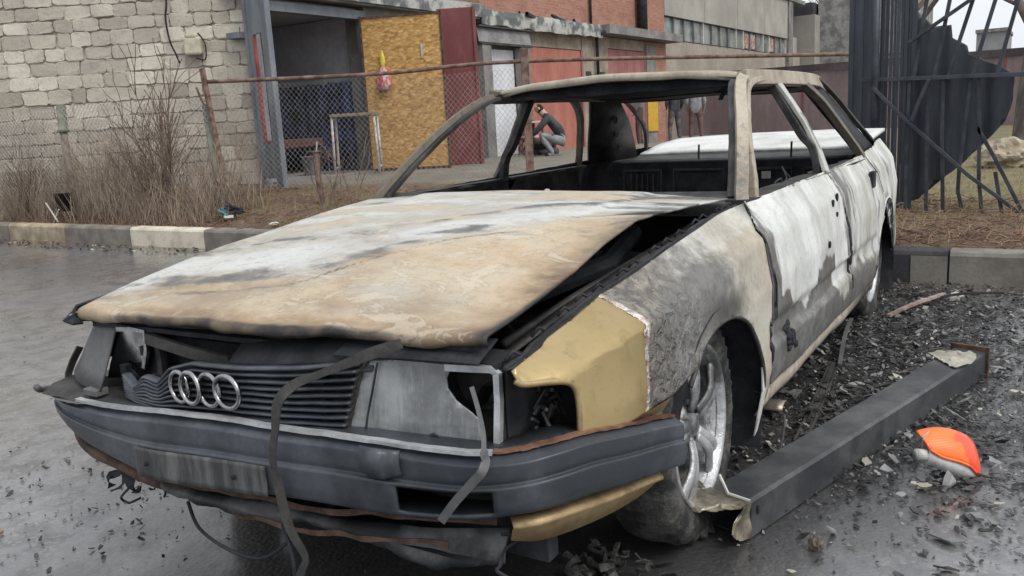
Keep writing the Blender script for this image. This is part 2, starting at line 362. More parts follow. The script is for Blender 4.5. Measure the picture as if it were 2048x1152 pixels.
def door_mask(p):
    x,z=p.x,p.z; wob=.05*fbm(x*2.2,0,z*.7,4,4)
    line=.50+.05*sin(x*9)+wob                              # drips end here
    if x<-1.35: line-=.12
    low=1-sm(z,line-.015,line+.015)
    white=1.0-.25*low+.1*fbm(x*3,0,z*.8,6,2); 
    grey=.20+.50*low+.22*clamp(fbm(x*5,7,z*.8,4,3))+.16*math.exp(-((x+1.55)**2/.012))+.12*math.exp(-((x+1.75)**2/.02))
    if x>-.62: grey+=.5*sm(x,-.62,-.50)*(1-sm(z,.62,.84))+.2*sm(x,-.58,-.5)
    if z<.40: grey+=.10; white-=.3
    if x<-1.62: white-=.10+.30*fbm(x*3,0,z*.6,3,3); grey+=.10+.35*fbm(x*4,1,z*.7,4,3); grey-=.25*low
    white+=.12*fbm(x*2,0,z*.5,3,3)-.10; soot0=.10*sm(-x,1.6,1.9)
    soot=.10+soot0+.25*(1-sm(z,.26,.40))*(x>-1.5)
    soot+=.75*math.exp(-((x+.64)**2/.003+(z-.385)**2/.0015))
    soot+=.6*math.exp(-((x+1.22)**2/.0006+(z-.60)**2/.0012))
    soot+=.5*math.exp(-((x+1.60)**2/.0012+(z-.60)**2/.004))
    return (white,clamp(grey),0,clamp(soot))
def quarter_mask(p):
    x,z=p.x,p.z
    return (.86+.35*fbm(x,0,z,5,3),.32+.2*sm(.8-z,0,.5)+.3*fbm(x,3,z,7,3),0,.16+.3*math.exp(-((x+3.0)**2/.1+(z-.5)**2/.01)))
# --- front wing
AC,AR,AZ=-.035,.355,.225    # arch centre x, radius, centre z
def arch(a0,a1,n=18,c=(-.035,.225),r=.355): return [(c[0]+r*cos(RAD(lerp(a0,a1,i/n))),c[1]+r*sin(RAD(lerp(a0,a1,i/n)))) for i in range(n+1)]
top=[(x,interp(ZT,x)) for x in (-.60,-.55,-.45,-.3,-.15,0,.15,.3,.4,.5,.58,.65,.72,.78,.80)]
fend=top+[(.80,.645),(.785,.634),(.735,.628),(.700,.618),(.680,.596),(.680,.56),(.690,.515),(.69,.488),(.60,.484),(.50,.482),(.40,.488),(.325,.488)] \
   + arch(47,178)[1:] + [(-.385,.19),(-.425,.18),(-.43,.30),(-.475,.42),(-.488,.55),(-.475,.68),(-.45,.76),(-.50,.80),(-.60,.815)]
wing=side_panel('front_wing',fend,M['fender'],CAR,.016,1,0,fender_mask)
tag(wing,'blistered grey front wing with intact gold paint at the lamp corner')
rw=side_panel('front_wing',fend,M['shell'],CAR,.05,-1,0,lambda p:(.4,.4,0,.4))
# inner return of the wing along the bonnet gap
m=MB(); rows=[[],[],[]]
for i in range(40):
    x=lerp(-.58,.79,i/39); y=sidey(x,interp(ZT,x)); z=interp(ZT,x)
    rows[0].append((x,y,z)); rows[1].append((x,y-.022,z-.008+.003*nz(x*30))); rows[2].append((x,y-.026,z-.07))
m.grid(rows); o=m.build('wing_flange',M['sootgrey'],wing,smooth=False)
m=MB(); m.tube([(x,sidey(x,interp(ZT,x))-.030,interp(ZT,x)-.012+.006*nz(x*25)) for x in [lerp(-.56,.78,i/60) for i in range(61)]],.007,6)
for i in range(14): 
    x=lerp(-.5,.7,i/13)+random.uniform(-.03,.03); y=sidey(x,interp(ZT,x))-.03; z=interp(ZT,x)-.01
    m.tube([(x,y,z),(x+.012,y-.012,z+.012),(x+.03,y-.02,z-.004)],.004,5)
m.build('gap_seal',M['soot'],wing,smooth=True)
# arch lip
m=MB(); m.tube([(x,sidey(x,z)-.006,z) for x,z in arch(44,182,40)],(.007),6); m.build('arch_lip',M['sootgrey'],wing,smooth=True)
# splash of torn flange behind the front wheel
m=MB(); m.strip([(-.372,.885,.36),(-.38,.885,.28),(-.36,.875,.20),(-.375,.86,.14)],.035,.004,up=(0,1,0)); m.build('torn_flange',M['steelw'],wing)
# --- wheelhouse drum
def wheelhouse(cx,side,r=.37,cz=.25,name='wheel_housing'):
    m=MB(); rows=[]
    for i in range(25):
        a=RAD(lerp(25,205,i/24)); rows.append([(cx+r*cos(a),side*y,cz+r*sin(a)+.004*nz(i,y*9)) for y in (.875,.80,.70,.60,.46)])
    m.grid(rows); 
    m.add([(cx,side*.46,cz)]+[rows[i][-1] for i in range(25)],[(0,i+1,i+2) for i in range(24)])
    return m.build(name,M['soot'],CAR,smooth=True)
wheelhouse(AC,1); wheelhouse(AC,-1); wheelhouse(-2.69,1,.35,.22); wheelhouse(-2.69,-1,.35,.22)
# --- doors
fd=[(-.505,.812),(-.52,.842),(-.7,.845),(-1.0,.845),(-1.3,.848),(-1.575,.852),(-1.60,.75),(-1.64,.62),(-1.675,.50),(-1.69,.38),(-1.69,.262),(-1.2,.266),(-.8,.272),(-.44,.280),(-.437,.34),(-.483,.43),(-.497,.55),(-.484,.68),(-.462,.765)]
d1=side_panel('front_door',fd,M['door'],CAR,.018,1,-.002,door_mask); tag(d1,'ash white front door streaked grey along its lower half')
rd=[(-1.588,.852),(-2.0,.854),(-2.3,.860),(-2.47,.865),(-2.52,.80),(-2.56,.70),(-2.60,.60),(-2.56,.56)]+arch(95,17,10,(-2.69,.22),.345)[1:]+[(-2.345,.25),(-1.70,.258),(-1.702,.38),(-1.687,.50),(-1.652,.62),(-1.612,.75)]
rd=[(-1.588,.852),(-2.0,.854),(-2.3,.860),(-2.47,.865),(-2.52,.80),(-2.56,.70),(-2.585,.62),(-2.55,.552),(-2.44,.475),(-2.37,.37),(-2.345,.25),(-1.70,.258),(-1.702,.38),(-1.687,.50),(-1.652,.62),(-1.612,.75)]
d2=side_panel('rear_door',rd,M['door'],CAR,.02,1,-.002,door_mask); tag(d2,'mottled greenish white rear door with an empty handle hole')
for (sd_,nm) in ((-1,'right'),):
    side_panel('front_door',fd,M['shell'],CAR,.06,-1,-.002,lambda p:(.4,.5,0,.6)); side_panel('rear_door',rd,M['shell'],CAR,.06,-1,-.002,lambda p:(.4,.5,0,.6))
# door inner skins, belt rails, handles, burnt-through holes
def blob(m,c,r,n=8,ax='y'):
    m.lathe([(0.0001,-.004),(r*.7,-.004),(r,0),(r*.9,.004),(.0001,.006)],c,ax,n)
for side in (1,-1):
    for dd,x0,x1 in ((d1,-.56,-1.56),(d2,-1.62,-2.44)):
        m=MB(); rows=[]
        for i in range(9):
            x=lerp(x0,x1,i/8); rows.append([(x,side*(sidey(x,z,False)-.075+ (.012*sin(i*2+z*20))),z) for z in (.845,.80,.7,.55,.4,.28)])
        m.grid(rows)
        for i in range(9): pass
        m.build('inner_door_panel',M['sootgrey'],CAR if side<0 else dd,smooth=False)
        m=MB(); m.strip([(lerp(x0+.03,x1,i/10),side*(sidey(lerp(x0,x1,i/10),.84,False)-.035),.838+.002*nz(i*3.)) for i in range(11)],.07,.012); m.build('window_sill_rail',M['sootgrey'],CAR if side<0 else dd)
for dd,x,z in ((d1,-1.42,.735),):
    for dx,dz,r in ((0,0,.016),(-.09,.015,.018),(-.05,-.05,.011)):
        m=MB(); blob(m,(x+dx,sidey(x+dx,z+dz)+.004,z+dz),r,9); m.build('lock_hole',M['black'],dd)
m=MB(); blob(m,(-1.22,sidey(-1.22,.60)+.004,.60),.014,7); m.build('burn_hole',M['black'],d1)
m=MB(); m.box(-.035,.035,-.012,.012,-.045,.035); o=m.build('handle_remnant',M['soot'],d2,bevel=.006); o.location=(-2.33,sidey(-2.33,.755)+.006,.755)
m=MB(); blob(m,(-1.72,sidey(-1.72,.455)+.006,.455),.022,8); m.build('latch_hole',M['black'],d2)
# rough burnt lump on the lower front door
m=MB(); 
for i in range(16):
    x=-.64+random.gauss(0,.035); z=.385+random.gauss(0,.022); m.lathe([(.0001,-.01),(.016,-.006),(.013,.006),(.0001,.011)],(x,sidey(x,z)+.002,z),'y',7)
m.build('melted_trim_lump',M['soot'],d1,smooth=True)
# sill
m=MB(); rows=[]
for i in range(30):
    x=lerp(-.40,-2.34,i/29); zz=.262 if x<-1.5 else .27; y=sidey(x,.25)
    dz=.0
    rows.append([(x,y-.03,zz-.005),(x,y-.004,zz-.012),(x,y-.002,zz-.045+.004*nz(i)),(x,y-.02,zz-.075),(x,y-.12,zz-.085)])
m.grid(rows); sill=m.build('sill',M['shell'],CAR,smooth=True); paint(sill,lambda p:(.50,.42,0,.30+.4*sm(-p.x,1.3,2.2)))
m=MB(); rows=[[(x,-y,z) for x,y,z in r] for r in rows]; m.grid(rows); m.build('sill',M['sootgrey'],CAR,smooth=True)
# --- rear quarter
rq=[(-2.475,.866),(-2.7,.872),(-3.0,.890),(-3.3,.905),(-3.5,.898),(-3.7,.878),(-3.80,.845),(-3.845,.80),(-3.85,.62),(-3.83,.45),(-3.74,.33),(-3.60,.26),(-3.40,.24),(-3.22,.25),(-3.07,.26)]+[( -2.72+.37*cos(RAD(a)),.25+.37*sin(RAD(a))) for a in (168,150,135,120,108,95,82,74)][::1]+[(-2.585,.62),(-2.565,.70),(-2.525,.80)]
rq=[p for p in rq]
q1=side_panel('rear_wing',rq,M['door'],CAR,.022,1,0,quarter_mask); tag(q1,'crumpled pale rear wing above the empty arch')
side_panel('rear_wing',rq,M['shell'],CAR,.06,-1,0,lambda p:(.4,.4,0,.4))
m=MB(); m.tube([(-2.72-.37*cos(RAD(a)),sidey(-2.72-.37*cos(RAD(a)),.25+.37*sin(RAD(a)))-.004,.25+.37*sin(RAD(a))) for a in [lerp(12,150,i/30) for i in range(31)]],.008,6); m.build('arch_lip',M['steelw'],q1,smooth=True)
m=MB(); blob(m,(-3.62,sidey(-3.62,.70)+.005,.70),.022,8); m.build('burn_hole',M['black'],q1)
m=MB(); m.strip([(-3.0+.0,.79,.884),(-3.2,.80,.85),(-3.45,.80,.80),(-3.7,.77,.80)],.006,.004,up=(0,1,0)); 
# tail panel and rear bumper bar
m=MB(); rows=[]
for z in (.86,.75,.6,.45,.32): rows.append([(-3.85-.03*sin(pi*(j/8)) ,lerp(-.70,.70,j/8),z) for j in range(9)])
m.grid(rows); m.build('tail_panel',M['sootgrey'],CAR)
m=MB(); m.tube([(-3.84,.72,.42),(-3.89,.5,.42),(-3.93,0,.42),(-3.9,-.5,.42),(-3.8,-.80,.42)],.035,8); m.build('rear_bumper_bar',M['steelw'],CAR,smooth=True)
# --- bonnet
HR=[(-.50,(.850,.870,.876,.872,.852)),(-.2,(.828,.846,.858,.868,.862)),(.1,(.795,.823,.842,.856,.861)),(.28,(.776,.806,.820,.832,.826)),(.425,(.757,.783,.795,.800,.787)),(.60,(.725,.743,.755,.762,.754)),(.72,(.702,.713,.724,.735,.733)),(.785,(.685,.692,.704,.719,.724))]
HE=[(-.5,(-.745,.735)),(0,(-.725,.690)),(.4,(-.718,.675)),(.7,(-.715,.675)),(.785,(-.712,.675))]
def hood_z(x,u):
    zs=interp(HR,x); t=u*4; i=min(int(t),3); f=t-i; f2=f*f*(3-2*f)*.5+f*.5
    return lerp(zs[i],zs[i+1],f2)
m=MB(); rows=[]; NU,NV=110,100
for j in range(NV+1):
    x=lerp(-.50,.785,j/NV); yr,yl=interp(HE,x); r=[]
    for i in range(NU+1):
        u=i/NU; y=lerp(yr,yl,u); z=hood_z(x,u)
        z+= .0030*sm(x,.30,.75)*nz(y*9+x*5,x*2.2)+.0016*nz(y*26+x*7,x*6)*sm(x,.55,.78)
        z+= .0022*fbm(x*1.5,y*1.2,0,3,4)+.0035*sm(x,.25,.7)*sin(u*31+3*nz(x*2,u*5))*.35
        # raised centre pressing
        z+= .006*(sm(abs(y),.46,.50)-1)*-1*sm(-x,-.70,-.2)
        r.append((x+.012*math.cos((y)*2)-.012+(.02*(1-4*(u-.5)**2) if x>-.3 else 0)*sm(x,0,.78),y,z))
    rows.append(r)
# rolled front lip
last=rows[-1]
for dx,dz in ((.010,-.003),(.016,-.010),(.017,-.020),(.012,-.030)):
    rows.append([(p[0]+dx+.003*nz(p[1]*9,dz*50),p[1],p[2]+dz*(1+.35*nz(p[1]*7))+ .003*nz(p[1]*22)) for p in last])
m.grid(rows)
hood=m.build('bonnet',M['hood'],CAR,smooth=True); 
def hood_mask(p):
    x,y=p.x,p.y
    # contour of the fire line across the bonnet
    L=interp([(-.75,.76),(-.35,.70),(-.17,.66),(-.02,.62),(.10,.44),(.24,.31),(.45,.235),(.50,.05),(.62,-.02),(.75,-.05)],y)+.03*fbm(x,y,0,4,3)
    d=x-L   # >0 in front
    st=fbm(x*2.6,y*.75,0,3,4); st2=fbm(x*6,y*1.2,2,3,4)
    white=lerp(.84,.57,sm(d,-.02,.02))+.26*st*(1-.6*sm(d,-.02,.02))
    if d<=0: white+= .26*math.exp(-((d+.22-.05*st)/.10)**2)-.22*math.exp(-((d+.035)/.03)**2)-.05*sm(-x,.1,.45)
    else: white+= .10*math.exp(-((d-.035)/.03)**2)+.05*sm(x,.5,.66)-.26*sm(x,.735,.79)-.10*sm(.7-abs(y),.15,.0)
    grey=.14+.30*math.exp(-((d+.10)/.08)**2)*sm(.45-y,0,.25)+.12*(d<0)+.26*math.exp(-((d+.42)/.06)**2)+.22*st2*(d<0)+.16*sm(-x,.1,.5)
    soot=.04+(.42+.35*nz(y*5,x*3))*math.exp(-((d)/.016)**2)*sm(y,-.55,-.25)+.22*math.exp(-((d+.03)/.035)**2)
    soot+=.16*clamp(st2+.15)*(d<0)+.22*math.exp(-((x-.70)**2/.004+(y-.5)**2/.02))+.20*math.exp(-((x-.62)**2/.006+(y+.62)**2/.008))
    e=.69-y if x>-.3 else .73-y
    soot+=.36*math.exp(-(e/.05)**2)*sm(x,-.35,.3)+.6*math.exp(-(e/.022)**2)*sm(x,.3,.6)+.16*math.exp(-((y+.72)/.05)**2)
    grey+=.34*math.exp(-(e/.20)**2)*(x<.40)*(x>-.3); white-=.22*math.exp(-(e/.10)**2)*sm(x,.1,.4)
    soot+=.22*math.exp(-(e/.16)**2)*(1-sm(x,.15,.45))*(x>-.2)
    soot+=.34*sm(x,.66,.80)*clamp(.25+1.3*nz(y*11,x*8))+.16*sm(x,.72,.80)+.25*clamp(-.1+1.2*nz(y*4,x*22,3))*sm(x,.45,.7)+.40*sm(x,.795,.815)+.30*math.exp(-((x+.5)/.05)**2)
    return (white,clamp(grey),0,clamp(soot))
paint(hood,hood_mask); tag(hood,'buckled bonnet burnt to beige in front and ash white behind a dark wavy line')
up_normals(hood); twoside(hood,.006)
# bonnet inner frame
m=MB()
for y in (-.55,-.2,.2,.5): m.strip([(lerp(-.4,.7,i/8),y,hood_z(lerp(-.4,.7,i/8),(y+.72)/1.42)-.03) for i in range(9)],.06,.02)
for x in (-.4,.15,.70): m.strip([(x,lerp(-.66,.62,i/8),hood_z(x,i/8)-.028) for i in range(9)],.07,.018)
m.strip([(.760,lerp(-.67,.635,i/16),hood_z(.76,i/16)-.034+.003*nz(i*1.3)) for i in range(17)],.04,.018)
m.build('bonnet_frame',M['soot'],hood)
# curled black corner
m=MB(); m.strip([(.60,-.735,.70),(.70,-.745,.685),(.775,-.750,.675),(.805,-.735,.655),(.80,-.70,.640)],.035,.006,up=(0,-.7,1)); m.build('curled_corner',M['soot'],hood,smooth=False)
# --- scuttle, firewall, engine bay
m=MB(); rows=[]
for x,z in ((-.47,.800),(-.52,.835),(-.60,.845),(-.66,.86)): rows.append([(x-.03*(1-(2*i/12-1)**2)*-1,lerp(-.74,.74,i/12),z) for i in range(13)])
m.grid(rows); m.build('scuttle_panel',M['sootgrey'],CAR)
m=MB(); m.box(-.60,-.57,-.76,.76,.20,.80); m.build('firewall',M['soot'],CAR)
m=MB(); m.box(-3.7,-.45,-.78,.78,.17,.20); m.build('floor_pan',M['soot'],CAR)
for side in (1,-1):
    m=MB(); m.grid([[(x,side*.70,interp(ZT,x)-.06),(x,side*.62,.60),(x,side*.55,.45),(x,side*.52,.25)] for x in [lerp(-.56,.74,i/10) for i in range(11)]]); m.build('inner_wing_apron',M['soot'],CAR)
m=MB(); m.box(-.15,.45,-.25,.22,.28,.66); m.box(-.1,.40,-.12,.08,.66,.72); m.box(-.35,-.12,.30,.55,.45,.70); m.box(.0,.3,.35,.55,.4,.62)
for i in range(7): m.tube([(random.uniform(-.4,.6),random.uniform(-.5,.6),random.uniform(.6,.74)) for _ in range(3)],.014,6)
m.tube([(.55,.35,.62),(.3,.50,.70),(.0,.55,.72),(-.35,.48,.76)],.03,8)
m.build('engine_block',M['soot'],CAR,bevel=.01)
m=MB(); m.tube([(.62,.60,.655),(.3,.62,.70),(-.1,.63,.735),(-.45,.64,.77)],.012,6); m.strip([(.70,.63,.64),(.4,.64,.69),(.1,.655,.73),(-.3,.67,.775)],.03,.006); m.build('hose',M['sootgrey'],CAR,smooth=True)
# slam panel, radiator and its frame
m=MB(); 
m.strip([(.72,lerp(-.68,.68,i/14),.635+.02*(i/14)+.004*nz(i*1.1)) for i in range(15)],.10,.012); 
m.build('slam_panel',M['soot'],CAR)
m=MB(); m.box(.66,.69,-.50,.45,.33,.60); rad=m.build('radiator',M['soot'],CAR)
m=MB(); m.strip([(.78,-.425,.618),(.785,-.25,.600),(.78,-.10,.585)],.03,.012,up=(1,0,0)); m.strip([(.74,-.44,.62),(.74,-.43,.55),(.75,-.42,.48)],.02,.02,up=(1,0,0)); m.build('radiator_brace',M['sootgrey'],CAR)
m=MB(); m.strip([(.80,-.06,.612),(.805,.1,.632),(.80,.3,.652),(.79,.40,.662)],.10,.004,up=(.5,0,.7)); m.strip([(.79,.30,.672),(.78,.5,.682),(.765,.66,.684)],.09,.004,up=(.3,0,.9)); m.build('melted_shroud',M['soot'],CAR,smooth=True)
# --- grille
GR=thing('grille',None,None); GR.parent=CAR
def gz(y,k):   # slat height k 0..1 top..bottom ; sagging melted slats towards the car's right
    top=interp([(-.56,.520),(-.48,.515),(-.42,.505),(-.34,.538),(-.26,.545),(-.2,.585),(-.1,.612),(.05,.618),(.2,.630),(.42,.656)],y)
    bot=interp([(-.56,.452),(-.3,.468),(0,.500),(.2,.508),(.36,.515)],y)
    melt=(1-k)*math.exp(-((y+.36)/.13)**2)*.006*sin(y*34+k*3)
    return lerp(top,bot,k)+melt
def gx(y): return .885-.10*abs(y/.55)**2.2
NS=9
for k in range(NS):
    kk=k/(NS-1); y1=lerp(.385,.345,kk) ; y0=-.50
    path=[(gx(y)+.004*nz(y*14,kk*5),y,gz(y,kk)+.0012*nz(y*20,kk*9)) for y in [lerp(y0,y1,i/70) for i in range(71)]]
    m=MB(); m.tube(path,lambda t:(.013,.0050),8,up=(0,0,1)); 
    m.v=[(v[0]-.9*( (v[2])-0)*0,v[1],v[2]) for v in m.v]
    m.build('slat',M['bumper'],GR,smooth=True)
m=MB(); rows=[[(gx(y)-.022,y,gz(y,0)+.004) ,(gx(y)-.024,y,gz(y,.5)),(gx(y)-.022,y,gz(y,1)-.004)] for y in [lerp(-.53,.40,i/40) for i in range(41)]]; m.grid(rows); m.build('grille_back',M['soot'],GR)
for y in (-.3,.07,.28):
    m=MB(); m.strip([(gx(y)-.012,y,gz(y,k/6)) for k in range(7)],.006,.012,up=(0,1,0)); m.build('grille_rib',M['soot'],GR)
# four rings
for i,y in enumerate((-.150,-.0885,-.026,.046)):
    m=MB(); c=Vector((.906-.012*(i==0)+.004*(i==3),y,.562+.09*(y+.03)+.004*(i==1))); tw=(.0350,.0360,.0385,.0430)[i]
    m.tube([c+Vector((.004*(i%2)+.002*cos(a),tw*cos(a),.0375*sin(a))) for a in [2*pi*k/40 for k in range(41)]],.0058,8,caps=False)
    m.build('emblem_ring',M['chrome'],GR,smooth=True)
# --- bumper
BS=[ # x, y, ztop, zbot
 (.45,-.92,.42,.40),(.62,-.92,.42,.395),(.74,-.89,.425,.392),(.82,-.835,.428,.385),(.862,-.74,.432,.362),(.882,-.62,.440,.332),(.905,-.45,.455,.318),(.925,-.25,.478,.310),(.932,0,.498,.334),(.928,.2,.503,.350),(.918,.40,.508,.358),(.90,.55,.506,.362),(.875,.68,.504,.376),(.835,.765,.508,.388),(.78,.815,.514,.390),(.70,.850,.512,.388),(.58,.874,.488,.365),(.45,.890,.461,.342),(.34,.902,.435,.318)]
bc=cr([(a,b,c) for a,b,c,d_ in BS],8); bb=cr([(a,b,d_) for a,b,c,d_ in BS],8)
PROF=[(-.11,0,-.0),(-.04,0,-.002),(-.024,.008,0),(-.006,.095,0),(-.002,.108,0),(-.0005,.125,0),(.0,.18,0),(.001,.36,0),(-.002,.445,0),(.002,.455,0),(.007,.465,0),(.007,.6,0),(.005,.8,0),(.0,.95,0),(-.006,.99,0),(-.03,1,0),(-.11,1,.0)]
def bpt(i,n_,t):
    a=bc[i]; b=bb[i]; L=len(bc); tg=(bc[min(i+1,L-1)]-bc[max(i-1,0)]); tg.z=0; tg.normalize(); nrm=Vector((tg.y,-tg.x,0))
    p=a.lerp(b,t)+nrm*n_; return p
PT=[];
for k in range(len(PROF)-1):
    n_=1 if k<2 else (3 if .44<PROF[k][1]<.95 or .07<PROF[k][1]<.4 else 1)
    for q in range(n_): PT.append((lerp(PROF[k][0],PROF[k+1][0],q/n_),lerp(PROF[k][1],PROF[k+1][1],q/n_)))
PT.append(PROF[-1][:2])
m=MB(); L=len(bc); n=len(PT)
for i in range(L):
    for (nn,t) in PT:
        p=bpt(i,nn,t); p=p+Vector((.0015*nz(p.y*9,p.z*9),0,.002*nz(p.y*6,i*.02))); m.v.append(tuple(p))
duct=set()
for i in range(L-1):
    for k in range(n-1):
        c=(Vector(m.v[i*n+k])+Vector(m.v[(i+1)*n+k+1]))/2; t=(PT[k][1]+PT[k+1][1])/2
        inside=False
        if c.x>.7 and .53<t<.90:
            y0=.512; y1=.722
            inside = y0<c.y<y1
        if inside: duct.add((i,k)); continue
        m.f.append((i*n+k,(i+1)*n+k,(i+1)*n+k+1,i*n+k+1)); m.mi.append(0)
BUMP=m.build('front_bumper',M['bumper'],CAR,smooth=True)
d=BUMP.modifiers.new('thick','SOLIDIFY'); d.thickness=.008; d.offset=-1
tag(BUMP,'soot-dulled dark grey front bumper without a number plate')
m=MB(); m.box(.70,.80,.50,.76,.37,.46); m.build('air_duct',M['black'],BUMP)
# melted plate area
m=MB(); rows=[]; idx=[i for i in range(L) if -.31<bc[i].y<.20]
for i in idx: rows.append([bpt(i,.0155+.0015*nz(i*.9,t*8),t) for t in (.50,.56,.64,.72,.80,.88,.96)] if True else 0)
m.grid(rows); 
o=m.build('number_plate_recess',M['bumper2'],BUMP,smooth=True); d=o.modifiers.new('thick','SOLIDIFY'); d.thickness=.004; d.offset=-1
i0=[min(range(L),key=lambda i:abs(bc[i].y-y)) for y in (-.24,.08)]
for i in i0:
    m=MB(); p=bpt(i,.019,.72); blob(m,p,.006,8,'x'); m.build('screw_hole',M['black'],BUMP)
# towing eye cover
m=MB(); rows=[]
for j in range(9):
    u=j/8; i=min(range(L),key=lambda i:abs(bc[i].y-lerp(.432,.53,u)) if bc[i].x>.8 else 9)
    rows.append([bpt(i,.004+.022*sin(pi*clamp(u*.9+.05))**.5*(sin(pi*clamp(t*1.0+.04))**.5 if t<1 else 0),lerp(-.02,.46-.10*(u-.5)**2*4,t)) for t in [k/8 for k in range(9)]])
m.grid(rows); o=m.build('tow_eye_cover',M['bumper'],BUMP,smooth=True); d=o.modifiers.new('thick','SOLIDIFY'); d.thickness=.006; d.offset=-1
# bright strip along the bumper's top and copper burnt edge on the left end
def top_strip(y0,y1,side_end,name,mat,w,dz=.004,jit=.002,out=-.012,th=.005):
    ii=[i for i in range(L) if (y0<bc[i].y<y1 and bc[i].x>.80)] if not side_end else [i for i in range(L) if bc[i].y>.71 and bc[i].x>.345]
    m=MB(); m.strip([bpt(i,out,0)+Vector((jit*nz(i*.7),0,dz+jit*nz(i*.5+9))) for i in ii],w,th); return m.build(name,mat,BUMP)
top_strip(-.66,.72,False,'bumper_trim',M['bezel'],.016,.006,.0015,-.016,.008)
top_strip(0,0,True,'scorched_edge',M['copper'],.016,.004,.004,-.026,.005)
m=MB(); rows=[]
for i in [i for i in range(L) if bc[i].y>.70 and bc[i].x>.36]:
    rows.append([bpt(i,-.035,0)+Vector((0,0,.002)),bpt(i,-.05,0)+Vector((0,0,.004+.006*nz(i*.8))),bpt(i,-.07,0)+Vector((0,0,-.004)),bpt(i,-.12,0)+Vector((0,0,-.01))])
m.grid(rows); m.build('bumper_carrier',M['soot'],BUMP,smooth=True)
# broken left end piece at the car's right corner
m=MB(); rows=[]
for i in [i for i in range(L) if bc[i].y<-.60]:
    rows.append([bpt(i,.012+.004*nz(i),-.06),bpt(i,-.05,.10+.03*nz(i*.9)),bpt(i,-.12,.04)])
m.grid(rows)
m.tube([(.86,-.86,.452),(.82,-.92,.425),(.76,-.95,.41)],.01,6)
m.build('torn_corner_bracket',M['greyplastic'],BUMP,smooth=True)
# --- apron under the bumper
m=MB(); rows=[]; AP=[(.895,-.315,.292,.270),(.898,-.30,.290,.245),(.90,-.20,.285,.238),(.90,-.10,.286,.236),(.90,0,.290,.240),(.90,.10,.296,.246),(.895,.22,.300,.252),(.89,.34,.308,.252),(.88,.42,.318,.238),(.87,.50,.326,.222),(.86,.58,.334,.232),(.85,.66,.340,.248),(.84,.70,.345,.255)]
ta=cr([(a,b,c) for a,b,c,d_ in AP],6); ba=cr([(a-.02,b,d_) for a,b,c,d_ in AP],6)
for a,b in zip(ta,ba): rows.append([a.lerp(b,.25+.75*t)+Vector((.018*sin(t*pi+nz(a.y*3)*1.5)+.014*nz(a.y*6,t*3)-.02*(1-t)-.02,0,.010*nz(a.y*5.5)+.010*t*nz(a.y*19)+.006*nz(a.y*40)*t)) for t in (0,.2,.4,.6,.8,1)])
m.grid(rows); o=m.build('front_apron',M['apron'],CAR,smooth=True); d=o.modifiers.new('thick','SOLIDIFY'); d.thickness=.005
APR=o
m=MB(); m.box(.70,.74,-.74,.76,.24,.38); m.build('dark_gap_backing',M['soot'],APR)  # dark panel added behind the apron so the gap reads as deep shade
m=MB(); m.grid([[(.74,y,.255),(.85,y,.265)] for y in (-.30,0,.4,.66)]); m.build('splash_tray',M['soot'],APR)
m=MB(); rows=[]
for j,(x,y,zt,zb) in enumerate([(.84,.745,.372,.312),(.81,.79,.378,.308),(.74,.825,.378,.304),(.62,.852,.36,.292),(.50,.868,.342,.284),(.40,.875,.322,.285)]):
    rows.append([(x-.03,y-.03,zt),(x-.002,y-.002,zt-.012),(x-.004,y-.004,zt-.02),(x-.014,y-.014,lerp(zt,zb,.5)),(x-.022,y-.022,zb+.006),(x-.05,y-.045,zb)])
m.grid([[cr([r[k] for r in rows],4)[i] for k in range(6)] for i in range(21)]); o=m.build('gold_apron_end',M['goldb'],APR,smooth=True); d=o.modifiers.new('thick','SOLIDIFY'); d.thickness=.004
m=MB(); m.strip([p+Vector((-.010,0,.012*nz(p.y*9)+.018)) for p in ta[6:]],lambda t:.014+.008*nz(t*14),.005,up=(1,0,.4)); m.build('rusty_lip',M['rust'],APR)
m=MB(); m.strip([p+Vector((-.004,0,-.034+.016*nz(p.y*11))) for p in ta[24:62]],lambda t:.012+.010*nz(t*9+4),.004,up=(1,0,.2)); m.build('rusty_lip',M['rust'],APR)
m=MB(); m.tube(cr([(.74,-.86,.37),(.80,-.78,.31),(.84,-.66,.285),(.86,-.5,.28),(.86,-.38,.26),(.85,-.2,.25)],6),.016,7); m.build('bent_tube',M['rust'],APR,smooth=True)
m=MB(); m.tube(cr([(.88,-.20,.24),(.90,-.14,.19),(.91,-.02,.165),(.91,.10,.175),(.90,.20,.25)],6),.0045,6); m.build('hanging_cable',M['soot'],APR,smooth=True)
# burnt tatters under the nose
for i in range(16):
    m=MB(); y=random.uniform(-.62,-.34) if i<12 else random.uniform(-.3,.8); x=.80+random.uniform(-.1,.05)-.1*(y<-.7); z=.29+.05*(y+.5)-random.uniform(0,.08)
    p=[Vector((x,y,z))]
    for k in range(5): p.append(p[-1]+Vector((random.uniform(-.03,.03),random.uniform(-.04,.04),random.uniform(-.032,.010))))
    for q in p: q.z=max(q.z,.015)
    if i%4==0: m.tube(cr(p,3),random.uniform(.002,.004),5)
    else: m.strip(cr(p,3),lambda t:.018+.014*sin(t*11+i),.002,up=(random.uniform(-1,1),.3,1))
    m.build('charred_tatter',M['soot'],APR)
